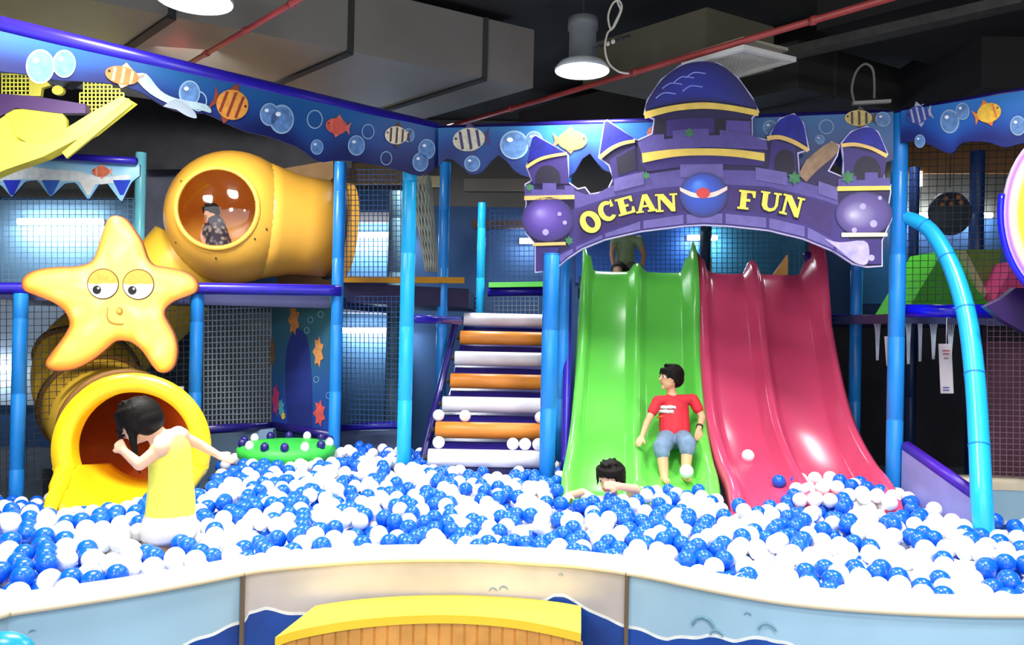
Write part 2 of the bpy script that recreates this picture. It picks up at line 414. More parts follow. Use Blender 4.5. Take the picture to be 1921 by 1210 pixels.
padbox('backing_panel', *pq(640, 556, 765, 800, 9.195), .05, mat('dark_steel_panel', '#3a5a78', .5), 'dark steel blue wall panel behind the lower net left of the corner pole')
padbox('backing_panel', *pq(636, 306, 760, 345, 9.14), .05, mat('warm_box', '#d8b070', .6), 'warm beige box front above the upper net left of the corner pole')
padbox('backing_panel', *pq(636, 398, 756, 418, 9.14), .04, mat('white_strip', '#e8e0d8', .6), 'white strip above the upper lit tube left of the corner pole')
padbox('backing_panel', *pq(780, 330, 840, 350, 9.14), .04, mat('warm_light_box', '#e8d8a0', .6), 'small pale yellow box right of the corner pole under the banner')
padbox('backing_panel', *pq(870, 335, 1040, 358, 9.14), .04, mat('beige_beam', '#8c8376', .7), 'beige beam left of the castle sign under the banner')
padbox('backing_panel', *pq(885, 412, 1010, 428, 9.14), .04, mat('brown_beam', '#6a5648', .7), 'dull brown beam behind the slim cyan pole')
padbox('backing_panel', *pq(1080, 395, 1320, 530, 9.195), .05, mat('royal_panel', '#2c6cc8', .5), 'royal blue wall panel behind the top of the green slide')
padbox('backing_panel', *pq(1330, 395, 1510, 520, 9.195), .05, mat('teal_panel', '#4a9cc4', .5), 'teal blue wall panel behind the top of the pink slide')
padbox('backing_panel', *pq(1620, 470, 1668, 570, 9.195), .05, mat('sky_panel', '#3f93d2', .5), 'sky blue panel just left of the tall pole below the castle sign')
padbox('backing_panel', *pq(1690, 262, 2000, 325, 9.14), .05, mat('tan_board', '#b07c4c', .6), 'tan boards behind the net in the upper right bay')
padbox('backing_panel', *pq(1540, 600, 2000, 900, 9.195), .05, mat('black_panel', '#34323c', .7), 'near black panel behind the right deck legs')
padbox('backing_panel', *pq(1850, 640, 2010, 1030, 5.6), .05, mat('maroon_panel', '#6a4454', .7), 'dull maroon panel behind the fine net at the right edge')
padbox('backing_panel', *pq(380, 545, 515, 800, 9.195), .05, mat('grey_panel', '#8c9098', .6), 'mid grey panel behind the pale net')
padbox('backing_panel', *pq(236, 560, 362, 872, 7.7), .05, mat('dusky_panel', '#44505e', .6), 'dusky grey panel behind the net right of the yellow tube')
padbox('backing_panel', *pq(80, 880, 130, 960, 6.0), .04, M_dark, 'dark sheet standing for the shaded void between leftmost pole and yellow tube mouth')  # dark sheet paints the unlit void beside the tube mouth
padbox('notice_card', *pq(308, 725, 344, 739, 5.62), .01, mat('card_white', '#f0eeea', .5), 'small white card on the net right of the yellow tube mouth', 'card')
# padded low walls at the back of the pit
padbox('low_pad', *pq(372, 806, 512, 975, 6.35), .1, mat('pale_pad', '#8fb0d0', .5), 'pale blue low pad under the pale grey net')
mb = MB(); mb.tube([P(376, 806, 5.9), P(512, 799, 6.5)], .035, M_raild, 12); mb.tube([P(512, 799, 6.5), P(628, 817, 6.02)], .035, M_raild, 12)
single(mb, 'base_rail', 'dark indigo padded rail along the foot of the underwater panel', 'rail')
padbox('low_pad', *pq(640, 808, 770, 975, 6.45), .1, mat('grey_pad', '#5a6c94', .5), 'grey blue low pad left of the cyan corner pole')
rail('base_rail', [P(640, 802, 6.3), P(765, 796, 6.3)], .03, M_rail, 'bright indigo rail under the lower net left of the corner pole')

def led(px0, py0, px1, py1, Y, label, s=26, r=.03, pw=9):
    a, b = P(px0, py0, Y), P(px1, py1, Y); t = root('tube_light', (a + b) / 2, label, 'light')
    mb = MB(); mb.tube([a, b], r, mat('lit_tube_%d' % s, '#eef8ff', .4, 0, emit=s), 12); mb.build('lit_tube', t)
    mb = MB(); mb.bar(a + Vector((0, .05, 0)), b + Vector((0, .05, 0)), .04, .05, mat('white_metal', '#d8dde2', .5)); mb.build('housing', t)
    c = (a + b) / 2; l = bpy.data.lights.new('tube_glow', 'AREA'); l.shape = 'RECTANGLE'; l.size = (b - a).length; l.size_y = .06; l.energy = pw * .6 * (b - a).length; l.color = (.8, .92, 1)
    o = bpy.data.objects.new('tube_glow', l); C.objects.link(o); o.location = c + Vector((0, -.12, -.03)); o.rotation_euler = Vector((0, .8, -.6)).to_track_quat('-Z', 'Y').to_euler()
led(35, 416, 192, 416, 9.12, 'long glowing tube light left of the starfish board\'s top point', 8, .04, 14)
led(642, 441, 756, 441, 9.12, 'upper glowing tube light left of the corner pole', 14, .035, 22)
led(642, 620, 760, 620, 9.12, 'lower glowing tube light left of the corner pole', 14, .035, 22)
led(975, 452, 1010, 452, 9.12, 'short glowing tube light touching the castle sign\'s left orb', 30)
led(1290, 446, 1345, 446, 9.12, 'short glowing tube light above the join of the two slides', 26)
led(1695, 404, 1760, 404, 9.17, 'glowing tube light in the upper right bay', 22)
led(1810, 404, 1860, 404, 9.17, 'short glowing tube light right of the dark hanging disc', 22)
led(-20, 690, 20, 690, 9.12, 'glowing tube light at the far left edge low down', 18)
for px in (1697, 1725): 
    a, b = P(px, 322, 9.15), P(px, 350, 9.15); mb = MB(); mb.tube([a, b], .03, mat('lit_lamp', '#ffffff', .4, 0, emit=4), 10)
    single(mb, 'small_lamp', 'small upright lit lamp under the tan boards, %s of a pair' % ('left' if px < 1700 else 'right'), 'light')

# ------------------------------------------------------------------ ocean banners (fascia)
def mixhex(a, b, t):
    A = [int(a[i:i + 2], 16) for i in (1, 3, 5)]; B = [int(b[i:i + 2], 16) for i in (1, 3, 5)]
    return '#%02x%02x%02x' % tuple(round(x + (y - x) * t) for x, y in zip(A, B))
B_ring = mat('bubble_rim_print', '#94b4d0', .5, 0); B_fill = mat('bubble_print', '#5a82b8', .5, .3, 30)
def bubble(A, x, y, r, ry=None, fill=True, off=.004):
    ry = ry or r * 1.1
    A.layer(ell(x, y, r, ry, 22), B_ring, off, .001, [ell(x, y, r * .87, ry * .87, 22)[::-1]] if not fill else ())
    if fill:
        A.layer(ell(x, y, r * .88, ry * .88, 22), B_fill, off + .001, .0008)
        A.layer(ell(x - r * .3, y - ry * .35, r * .22, ry * .16, 10), mat('white_print', '#eef6fc', .5, 0), off + .002, .0008)
def fish(A, x, y, w, h, body, stripe, rot=0, flip=1, off=.006, nst=3):
    r = math.radians(rot)
    def T(pts): return [(x + (a * flip * math.cos(r) - b * math.sin(r)), y + (a * flip * math.sin(r) + b * math.cos(r))) for a, b in pts]
    bm = mat('fish_' + body, body, .5, .15, 40); sm_ = mat('fish_' + stripe, stripe, .5, .1, 40)
    A.layer(T([(w * .35, 0), (w * .62, -h * .4), (w * .55, 0), (w * .62, h * .4)]), sm_, off, .001)
    A.layer(T([(-w * .1, -h * .4), (w * .05, -h * .75), (w * .3, -h * .35)]), sm_, off, .001)
    A.layer(T([(-w * .1, h * .4), (w * .05, h * .7), (w * .28, h * .35)]), sm_, off, .001)
    A.layer(T([(w * .46 * math.cos(t * 2 * PI / 20), h * .5 * math.sin(t * 2 * PI / 20)) for t in range(20)]), bm, off + .001, .001)
    for k in range(nst):
        c = -w * .22 + k * w * .24; hh = h * .46 * math.sqrt(max(.05, 1 - (c / (w * .46)) ** 2))
        A.layer(T([(c - w * .04, -hh), (c + w * .04, -hh * .9), (c + w * .05, hh * .9), (c - w * .03, hh)]), sm_, off + .002, .001)
    A.layer(T(ell(-w * .36, -h * .1, w * .035, w * .035, 8)), mat('ink', '#101018', .5, 0), off + .003, .001)
def banner(a, b, top, bot, name, label, cols=('#205c98', '#1d478a', '#111a56'), paint=None):
    d = (b - a); nrm = Vector((d.y, -d.x, 0)).normalized()
    if nrm.y > 0: nrm = -nrm
    A = Art(a, nrm); t = MB()
    base = mat('banner_back', '#182a6a', .5)
    A.layer(top + bot[::-1], base, -.004, .012)
    # printed water: horizontal bands from light to navy
    x0, x1 = top[0][0], top[-1][0]; N = 60; K = 7; m = vcmat('airbrushed_print')
    vs = []; cl = []
    for i in range(N + 1):
        x = x0 + (x1 - x0) * i / N; yt = interp(x, top); yb = interp(x, bot)
        for k in range(K + 1):
            u = k / K; vs.append(A.w(x, yt + (yb - yt) * u, 0))
            nz = noise.noise(Vector((x * .012, u * 1.5, a.x))) * .3
            q = max(0, min(1, u + nz)); h = mixhex(cols[0], cols[1], q * 2) if q < .5 else mixhex(cols[1], cols[2], q * 2 - 1)
            cl.append(lin(h))
    n0 = A.mb.add(vs, [(i * (K + 1) + k, i * (K + 1) + k + 1, (i + 1) * (K + 1) + k + 1, (i + 1) * (K + 1) + k) for i in range(N) for k in range(K)], m, False)
    for i, c in enumerate(cl): A.mb.col[n0 + i] = c
    if paint: paint(A)
    o = A.build(name); recenter(o); tag(o, label, 'banner'); return o
def p1(A):
    for (x, y, r, fl) in ((75, 125, 27, 1), (120, 120, 22, 1), (355, 175, 20, 1), (372, 190, 16, 0), (505, 215, 18, 1), (528, 224, 23, 1), (590, 224, 15, 0), (594, 276, 12, 1), (690, 247, 12, 0), (668, 273, 16, 1), (766, 254, 11, 1), (724, 297, 11, 0), (800, 280, 16, 1), (788, 304, 15, 1)):
        bubble(A, x, y, r, r * 1.2, fl)
    fish(A, 228, 142, 70, 34, '#e8763c', '#f0b088', 12)
    A.layer(sm2([(255, 138), (275, 140), (300, 170), (330, 185), (385, 196), (395, 212), (372, 206), (330, 200), (290, 182), (268, 165)], 3), mat('dolphin_print', '#a4bcc4', .5, .15, 20), .006, .001)
    A.layer(sm2([(305, 200), (330, 186), (360, 205), (368, 222), (350, 218), (330, 206)], 3), mat('manta_print', '#8c98a4', .5, .1), .007, .001)
    fish(A, 435, 197, 66, 56, '#d8923c', '#8c3c28', 20, -1, nst=4)
    fish(A, 630, 237, 44, 30, '#d85a4c', '#e07058', 10, 1, nst=1)
    fish(A, 742, 254, 46, 34, '#e8dcc0', '#5c3c30', 5, 1, nst=3)
LT = [(-70, 38), (0, 58), (100, 82), (200, 104), (300, 126), (400, 146), (500, 170), (600, 192), (700, 216), (822, 240)]
LB = [(-70, 118), (0, 134), (60, 140), (100, 150), (150, 152), (200, 156), (240, 164), (270, 176), (310, 200), (350, 212), (385, 212), (420, 228), (460, 246), (500, 255), (560, 276), (590, 298), (610, 304), (640, 300), (700, 308), (750, 318), (790, 330), (822, 312)]
banner(fa, fb, LT, sm2(LB, 2), 'fish_banner', 'long ocean print banner with fish and bubbles from the upper left to the corner pole', paint=p1)
def p2(A):
    for (x, y, r, fl) in ((886, 307, 15, 1), (965, 272, 27, 1), (1002, 262, 16, 1), (1445, 240, 14, 1), (1550, 238, 14, 0), (1538, 262, 9, 1), (1656, 224, 14, 1)):
        bubble(A, x, y, r, r, fl)
    fish(A, 880, 262, 66, 44, '#d8d4b8', '#4a3c6c', -8, 1, nst=4)
    fish(A, 1074, 264, 60, 36, '#f0a03c', '#e06038', 0, -1, nst=1)
    fish(A, 1228, 252, 30, 30, '#c8643c', '#8c5a4c', 0, 1, nst=1)
    fish(A, 1610, 222, 56, 30, '#d8c070', '#4c3a34', 0, 1, nst=3)
MT = [(822, 240), (1000, 236), (1200, 230), (1400, 222), (1560, 215), (1676, 210)]
MBt = [(822, 312), (838, 296), (860, 306), (880, 326), (905, 322), (935, 290), (965, 320), (990, 332), (1060, 336), (1080, 320), (1104, 284), (1130, 318), (1200, 330), (1440, 334), (1500, 330), (1530, 300), (1600, 320), (1676, 300)]
banner(fb, fc, MT, sm2(MBt, 2), 'fish_banner', 'ocean print banner behind the purple castle sign', cols=('#286ea8', '#1b5296', '#122a6c'), paint=p2)
def p3(A):
    for (x, y, r, fl) in ((1782, 228, 18, 1), (1806, 209, 13, 1), (1726, 265, 10, 1), (1910, 236, 15, 1)):
        bubble(A, x, y, r, r * 1.25, fl)
    fish(A, 1856, 212, 50, 36, '#e8b83c', '#e07a34', -18, -1, nst=1)
    fish(A, 1722, 216, 46, 34, '#3c4c9c', '#b0b4cc', -12, 1, nst=3)
RT = [(1690, 208), (1800, 190), (1921, 170), (1990, 158)]
RB = [(1690, 268), (1720, 264), (1745, 272), (1784, 288), (1805, 268), (1850, 266), (1885, 276), (1921, 268), (1990, 260)]
banner(fc, fd, RT, sm2(RB, 3), 'fish_banner', 'ocean print banner right of the tall pole with a yellow fish', cols=('#2c78c4', '#1e56ac', '#14206c'), paint=p3)

# small scalloped valance upper left
def p4(A):
    for i, (x, c) in enumerate(((22, '#2a3cd8'), (95, '#3a6ccc'), (165, '#f0f4f0'), (228, '#2a48d0'))):
        A.layer([(x - 16, 338), (x + 18, 338), (x + 4, 366), (x - 2, 366)], mat('scallop_%d' % i, c, .5, .1), .004, .001)
    A.layer(sm2([(0, 322), (40, 312), (100, 318), (150, 322), (190, 332), (240, 328), (240, 336), (190, 346), (140, 340), (90, 340), (40, 336), (0, 340)], 3), mat('foam_print', '#eefcff', .5, .15, 20), .003, .001)
    fish(A, 190, 322, 36, 20, '#e07a58', '#f0a890', 0, 1, nst=1)
va, vb = P(-20, 300, 6.2), P(262, 312, 6.2)
VB = [(-20, 362), (0, 345), (22, 370), (48, 340), (70, 338), (95, 370), (122, 344), (142, 342), (166, 376), (186, 345), (200, 342), (228, 380), (246, 342), (262, 330)]
banner(va, vb, [(-20, 298), (120, 302), (262, 308)], VB, 'scalloped_valance', 'pale blue scalloped valance with an orange fish in the upper left bay', cols=('#84c8f4', '#bcecfc', '#94d0f4'), paint=p4)
rail('valance_rail', [P(80, 292, 6.15), P(256, 302, 6.15)], .028, M_rail, 'indigo padded rail on top of the scalloped valance')

# ------------------------------------------------------------------ purple castle sign
sd = (fc - fb).normalized(); sn = Vector((sd.y, -sd.x, 0)); sn = sn if sn.y < 0 else -sn
SO = fb + sn * .13
sroot = root('castle_sign', SO, 'large purple castle shaped sign reading OCEAN FUN above the two slides', 'sign')
A = Art(SO, sn)
pr = lambda n, h, v=.12, s=14: mat('print_' + n, h, .6, v, s)
K_edge = pr('edge', '#c9c2ec', .03); K_dk = pr('dark', '#241a4c', .15); K_pu = pr('purple', '#382872', .15, 8); K_lav = pr('lavender', '#584c94', .12, 20)
K_navy = pr('navy', '#10188c', .3, 20); K_gold = pr('gold', '#e8c070', .15, 12); K_goldb = pr('gold_bright', '#f2d060', .1); K_void = pr('void', '#1c1430', .1); K_brick = pr('brick', '#665ca0', .15, 16); K_leaf = pr('leaf', '#3c7a50', .2, 30)
ET = [(1040, 508), (1062, 488), (1092, 468), (1134, 451), (1203, 435), (1283, 425), (1320, 423), (1365, 425), (1441, 433), (1507, 449), (1563, 472), (1600, 496)]
BT = [(1040, 480), (1078, 461), (1134, 435), (1203, 411), (1283, 399), (1358, 397), (1441, 405), (1514, 422), (1570, 452), (1600, 472)]
MT2 = [(1060, 398), (1150, 368), (1240, 352), (1340, 345), (1440, 350), (1540, 374), (1600, 396)]
TT = [(1066, 350), (1110, 366), (1150, 344), (1200, 326), (1280, 314), (1440, 318), (1530, 346), (1580, 352)]
sil = [(1003, 512), (1003, 458), (985, 438), (979, 410), (986, 384), (984, 345), (996, 338), (986, 312), (998, 258), (1004, 252), (1058, 284), (1066, 290), (1066, 340), (1084, 353), (1098, 350), (1108, 363), (1138, 357), (1149, 334), (1141, 310), (1122, 296), (1133, 228), (1139, 224), (1190, 260), (1196, 284), (1192, 300), (1196, 262), (1222, 250), (1226, 224), (1207, 214), (1213, 188), (1240, 148), (1275, 122), (1312, 113), (1350, 119), (1386, 146), (1412, 182), (1425, 210), (1412, 222), (1412, 256), (1442, 262), (1446, 248), (1462, 222), (1490, 212), (1508, 230), (1519, 282), (1498, 288), (1500, 325), (1513, 300), (1560, 265), (1576, 272), (1572, 292), (1556, 320), (1580, 330), (1582, 300), (1577, 268), (1596, 246), (1626, 236), (1648, 246), (1667, 290), (1658, 300), (1660, 342), (1672, 346), (1672, 362), (1668, 384), (1674, 410), (1662, 438), (1656, 452), (1656, 500), (1626, 502), (1600, 496)]
outline = sil + ET[::-1][1:]
A.layer(outline, K_edge, 0, .03)
def shrink(pts, d):
    cx = sum(p[0] for p in pts) / len(pts); out = []
    n = len(pts)
    ar = sum(pts[i][0] * pts[(i + 1) % n][1] - pts[(i + 1) % n][0] * pts[i][1] for i in range(n)); sg = 1 if ar > 0 else -1
    for i in range(n):
        a = Vector(pts[i - 1]); b = Vector(pts[i]); c = Vector(pts[(i + 1) % n]); e1 = (b - a); e2 = (c - b)
        if e1.length < 1e-6 or e2.length < 1e-6: out.append(tuple(b)); continue
        e1.normalize(); e2.normalize(); n1 = Vector((-e1.y, e1.x)) * sg; n2 = Vector((-e2.y, e2.x)) * sg; v = (n1 + n2)
        if v.length < .3: v = n1
        v.normalize(); k = d / max(.5, v.dot(n1)); out.append((b.x + v.x * k, b.y + v.y * k))
    return out
A.layer(shrink(outline, 2.4), K_dk, .0015, .001)
def bandp(t, b, x0, x1, n=24):
    xs = [x0 + (x1 - x0) * i / n for i in range(n + 1)]; return [(x, interp(x, t)) for x in xs] + [(x, interp(x, b)) for x in xs[::-1]]
# arch: lavender crenels, text band, bricks
A.layer(bandp([(x, y + 3) for x, y in TT], MT2, 1078, 1572), K_lav, .003, .001)
A.layer(bandp(MT2, BT, 1068, 1592), K_pu, .004, .001)
A.layer(bandp([(x, y + 6) for x, y in MT2], [(x, y - 4) for x, y in BT], 1082, 1560), pr('plum', '#3a2468', .15), .005, .001)
A.layer(bandp(BT, [(x, y - 3) for x, y in ET], 1046, 1598), K_pu, .006, .001)
bx = [1048, 1078, 1133, 1204, 1285, 1358, 1440, 1512, 1566, 1597]
for u, v in zip(bx, bx[1:]):
    A.layer(bandp([(x, y + 4) for x, y in BT], [(x, y - 5) for x, y in ET], u + 3, v - 3, 6), K_brick, .008, .002)
for (u, v, y0, y1) in ((1152, 1208, 336, 322), (1276, 1356, 309, 308), (1417, 1476, 314, 324), (1535, 1570, 340, 352)):
    A.layer([(u, y0), (v, y1), (v, y1 + 24), (u, y0 + 24)], K_brick, .007, .002)
A.build('arch', sroot); A = Art(SO, sn)
# left tower
A.layer([(990, 312), (1064, 289), (1068, 345), (1000, 345)], K_pu, .004, .001)
A.layer(sm2([(1006, 345), (1006, 325), (1018, 312), (1036, 312), (1050, 325), (1052, 345)], 3), K_void, .006, .001)
A.layer([(988, 306), (999, 258), (1005, 255), (1060, 286), (1030, 290), (1004, 299)], K_navy, .006, .001)
A.layer(sm2([(987, 311), (1010, 297), (1035, 290), (1064, 286)], 4) + sm2([(1064, 291), (1035, 296), (1012, 303), (989, 317)], 4), K_gold, .008, .002)
A.layer([(984, 350), (1002, 348), (1002, 356), (1018, 356), (1018, 344), (1044, 344), (1044, 356), (1060, 356), (1060, 348), (1078, 350), (1077, 368), (985, 368)], K_lav, .008, .002)
A.layer([(984, 368), (1078, 366), (1078, 374), (984, 376)], K_gold, .010, .002)
A.radial(ell(1028, 412, 49, 42, 36), (1012, 398), [(0, '#a79ad8'), (.25, '#7a5fc0'), (.6, '#53389c'), (.9, '#3a2478'), (1, '#241850')], .010)
A.layer([(1000, 456), (1062, 454), (1062, 460), (1000, 462)], K_gold, .012, .002)
A.layer([(1006, 464), (1050, 464), (1036, 500), (1030, 508), (1006, 508)], K_pu, .010, .002)
A.build('tower', sroot); A = Art(SO, sn)
# second tower
A.layer([(1144, 300), (1192, 272), (1196, 325), (1150, 345)], K_pu, .004, .001)
A.layer([(1156, 296), (1190, 278), (1194, 318), (1160, 330)], K_void, .006, .001)
A.layer([(1125, 290), (1135, 229), (1140, 228), (1190, 260), (1160, 270), (1140, 282)], K_navy, .006, .001)
A.layer(sm2([(1123, 293), (1145, 276), (1168, 266), (1191, 262)], 4) + sm2([(1191, 268), (1168, 273), (1148, 283), (1128, 299)], 4), K_gold, .008, .002)
A.build('tower', sroot); A = Art(SO, sn)
# centre tower
A.layer([(1228, 224), (1410, 224), (1410, 262), (1228, 262)], K_void, .004, .001)
A.layer([(1250, 226), (1292, 222), (1340, 222), (1340, 250), (1250, 256)], K_pu, .005, .001)
A.layer([(1362, 226), (1408, 228), (1408, 262), (1362, 254)], pr('violet', '#5a4898', .2), .005, .001)
A.layer([(1196, 268), (1222, 254), (1246, 252), (1246, 262), (1262, 260), (1262, 246), (1300, 242), (1330, 242), (1330, 254), (1350, 254), (1350, 244), (1400, 250), (1438, 266), (1440, 282), (1320, 276), (1204, 290)], K_lav, .008, .002)
A.layer([(1200, 304), (1206, 290), (1320, 276), (1434, 284), (1434, 300), (1430, 312), (1320, 308), (1214, 322)], K_pu, .006, .001)
A.layer(sm2([(1204, 288), (1260, 281), (1320, 279), (1380, 281), (1434, 288)], 5) + sm2([(1434, 303), (1380, 295), (1320, 292), (1262, 295), (1206, 306)], 5), K_goldb, .010, .002)
A.build('balcony', sroot); A = Art(SO, sn)
dome = [(1210, 206), (1216, 188), (1242, 150), (1276, 125), (1312, 116), (1348, 121), (1383, 147), (1408, 182), (1421, 203), (1380, 196), (1315, 190), (1260, 196)]
A.radial(sm2(dome + [dome[0]], 3)[:-1], (1290, 165), [(0, '#1c2ca0'), (.4, '#142090'), (.8, '#0c1474'), (1, '#080c50')], .008)
for k, (x, y) in enumerate(((1262, 160), (1284, 148), (1306, 140), (1250, 178), (1300, 165))):
    A.layer(sm2([(x - 20, y + 6), (x - 4, y - 4), (x + 18, y - 2)], 4) + sm2([(x + 18, y), (x - 4, y - 2), (x - 19, y + 8)], 4), pr('shine', '#8c9ce8', .1), .0095, .0005)
A.layer(sm2([(1208, 211), (1260, 199), (1318, 193), (1370, 198), (1424, 208)], 5) + sm2([(1422, 219), (1370, 209), (1318, 205), (1262, 210), (1210, 224)], 5), K_goldb, .012, .002)
A.build('dome', sroot); A = Art(SO, sn)
# right small tower
A.layer([(1448, 262), (1492, 274), (1492, 332), (1440, 325)], K_pu, .004, .001)
A.layer(sm2([(1452, 322), (1454, 296), (1466, 282), (1484, 284), (1490, 300), (1490, 328)], 3), K_void, .006, .001)
A.layer(sm2([(1446, 252), (1460, 228), (1488, 215), (1506, 232), (1514, 272)], 4) + [(1490, 262), (1468, 254)], K_navy, .006, .001)
A.layer(sm2([(1438, 256), (1462, 254), (1490, 263), (1517, 279)], 4) + sm2([(1515, 286), (1488, 271), (1462, 262), (1440, 264)], 4), K_gold, .008, .002)
A.build('tower', sroot); A = Art(SO, sn)
# driftwood
A.layer(sm2([(1498, 328), (1512, 302), (1545, 274), (1562, 267), (1573, 276), (1566, 292), (1535, 318), (1512, 342)], 3), pr('wood', '#94765c', .25, 25), .008, .002)
A.build('driftwood', sroot); A = Art(SO, sn)
# right tower
A.layer([(1582, 276), (1664, 292), (1656, 345), (1584, 345)], K_pu, .004, .001)
A.layer(sm2([(1600, 344), (1602, 312), (1618, 294), (1640, 298), (1652, 318), (1650, 344)], 3), K_void, .006, .001)
A.layer(sm2([(1580, 268), (1598, 248), (1626, 239), (1646, 249), (1663, 286)], 4) + [(1630, 274), (1600, 268)], K_navy, .006, .001)
A.layer(sm2([(1577, 270), (1604, 268), (1636, 276), (1665, 290)], 4) + sm2([(1662, 297), (1634, 282), (1604, 275), (1579, 277)], 4), K_gold, .008, .002)
A.layer([(1572, 336), (1606, 330), (1606, 338), (1622, 338), (1622, 324), (1646, 324), (1646, 334), (1668, 334), (1670, 350), (1572, 352)], K_lav, .008, .002)
A.layer([(1570, 350), (1670, 349), (1670, 357), (1570, 359)], K_goldb, .010, .002)
A.radial(ell(1620, 402, 53, 42, 36), (1598, 404), [(0, '#c4bfd8'), (.25, '#8f84b4'), (.6, '#5c4890'), (.9, '#45307c'), (1, '#2a1c58')], .010)
for x, y, r in ((1618, 388, 6), (1638, 420, 7), (1602, 432, 5), (1650, 372, 4)): A.layer(ell(x, y, r, r, 12), pr('dimple', '#b0a4e0', .1), .0115, .001)
for x, y, r in ((1050, 402, 4), (1024, 436, 6), (1060, 418, 4)): A.layer(ell(x, y, r, r, 12), pr('dimple', '#b0a4e0', .1), .0115, .001)
A.layer([(1578, 437), (1664, 437), (1664, 444), (1578, 445)], pr('pale_gold', '#f4e6c0', .05), .012, .002)
A.layer([(1592, 450), (1652, 450), (1652, 496), (1608, 494), (1580, 474)], K_pu, .0095, .002)
A.layer(sm2([(1546, 448), (1575, 455), (1620, 452), (1630, 470), (1625, 496), (1602, 492), (1575, 470)], 3), pr('pale_stone', '#b4a8dc', .2, 20), .011, .001)
A.layer(ell(1634, 484, 6, 6, 12), pr('dimple', '#b0a4e0', .1), .0125, .001)
for x, y, r in ((1212, 330, 8), (1293, 250, 10), (1490, 335, 14), (1590, 333, 14), (1068, 452, 9), (994, 352, 8)):
    A.build('tower' if x == 1212 else 'leaf', sroot); A = Art(SO, sn)
    A.layer([(x + (r if k % 2 else r * .6) * math.cos(k * PI / 6), y + (r if k % 2 else r * .6) * math.sin(k * PI / 6)) for k in range(12)], K_leaf, .013, .001)
A.build('leaf', sroot); A = Art(SO, sn)
# centre gem
A.radial(ell(1320, 366, 45, 42, 36), (1308, 345), [(0, '#4a8cf0'), (.4, '#1c50c8'), (.8, '#1838a0'), (1, '#101c5c')], .014)
A.layer(sm2([(1275, 352), (1300, 362), (1320, 364), (1342, 360), (1364, 350)], 4) + sm2([(1364, 357), (1342, 369), (1320, 372), (1298, 370), (1276, 359)], 4), pr('ribbon', '#f0d8c8', .1), .016, .001)
A.layer(ell(1319, 363, 13, 10, 16), pr('red_stone', '#d04040', .1), .018, .001)
# lettering
def letter(ch):
    s = .16
    def serif(x, y, w=.17, h=.09): return [(x - w, y), (x + w, y), (x + w, y + h), (x - w, y + h)]
    if ch == 'O': return [([(.5 + .5 * math.cos(2 * PI * k / 26), .5 + .52 * math.sin(2 * PI * k / 26)) for k in range(26)], [(.5 + .19 * math.cos(-2 * PI * k / 20 + .0), .5 + .3 * math.sin(-2 * PI * k / 20)) for k in range(20)])]
    if ch == 'C':
        o = [(.52 + .5 * math.cos(t), .5 + .52 * math.sin(t)) for t in np.linspace(.75, 2 * PI - .75, 22)]
        i = [(.56 + .24 * math.cos(t), .5 + .32 * math.sin(t)) for t in np.linspace(2 * PI - .95, .95, 18)]
        return [(o + i, None), ([(.76, .62), (.96, .62), (.96, 1.0), (.86, .92)], None)]
    if ch == 'E': return [([(.02, 0), (.98, 0), (.98, .36), (.86, .36), (.78, .13), (.5, .13), (.5, .43), (.7, .43), (.7, .57), (.5, .57), (.5, .87), (.78, .87), (.86, .66), (.98, .66), (.98, 1), (.02, 1), (.02, .89), (.15, .89), (.15, .11), (.02, .11)], None)]
    if ch == 'F': return [([(.02, 0), (.66, 0), (.66, .11), (.5, .11), (.5, .42), (.72, .42), (.72, .56), (.5, .56), (.5, .87), (.78, .87), (.88, .64), (1, .64), (1, 1), (.02, 1), (.02, .89), (.15, .89), (.15, .11), (.02, .11)], None)]
    if ch == 'A': return [([(0, 0), (.36, 0), (.36, .1), (.27, .1), (.33, .28), (.6, .28), (.66, .1), (.56, .1), (.56, 0), (1.02, 0), (1.02, .1), (.94, .1), (.64, 1), (.4, 1), (.1, .1), (0, .1)], [(.38, .4), (.47, .7), (.56, .4)])]
    if ch == 'N': return [([(0, 0), (.36, 0), (.36, .1), (.24, .1), (.24, .72), (.72, 0), (.9, 0), (.9, .9), (1.02, .9), (1.02, 1), (.66, 1), (.66, .9), (.78, .9), (.78, .42), (.38, 1), (0, 1), (0, .9), (.12, .9), (.12, .1), (0, .1)], None)]
    if ch == 'U': return [([(0, 1), (.46, 1), (.46, .9), (.38, .9), (.38, .34), (.44, .18), (.56, .15), (.7, .2), (.76, .36), (.76, .9), (.64, .9), (.64, 1), (1.02, 1), (1.02, .9), (.9, .9), (.9, .32), (.78, .08), (.54, -.03), (.26, .05), (.12, .26), (.12, .9), (0, .9)], None)]
for (ch, cx, cy, w, h, rot) in (('O', 1108, 417, 35, 38, -34), ('C', 1139, 397, 31, 34, -24), ('E', 1173, 387, 31, 30, -15), ('A', 1211, 382, 36, 31, -8), ('N', 1250, 381, 38, 31, -3),
                                ('F', 1400, 376, 30, 33, 6), ('U', 1444, 379, 36, 33, 8), ('N', 1485, 387, 38, 35, 14)):
    r = math.radians(rot)
    B = Art(SO, sn)
    for (kk, mm, off) in ((1.2, pr('letter_edge', '#1c1030', .05), .014), (1.08, pr('letter_yellow', '#e8dc58', .1, 30), .018)):
        for outl, hole in letter(ch):
            def T(pts): return [(cx + ((a - .5) * w * kk * math.cos(r) + (b - .5) * h * kk * math.sin(r)), cy + ((a - .5) * w * kk * math.sin(r) - (b - .5) * h * kk * math.cos(r))) for a, b in pts]
            B.layer(T(outl), mm, off, .004, [T([((a - .5) * .8 + .5 if kk > 1.1 else a, b) for a, b in hole])] if hole else ())
    B.build('letter', sroot)
A.build('centre_gem', sroot)

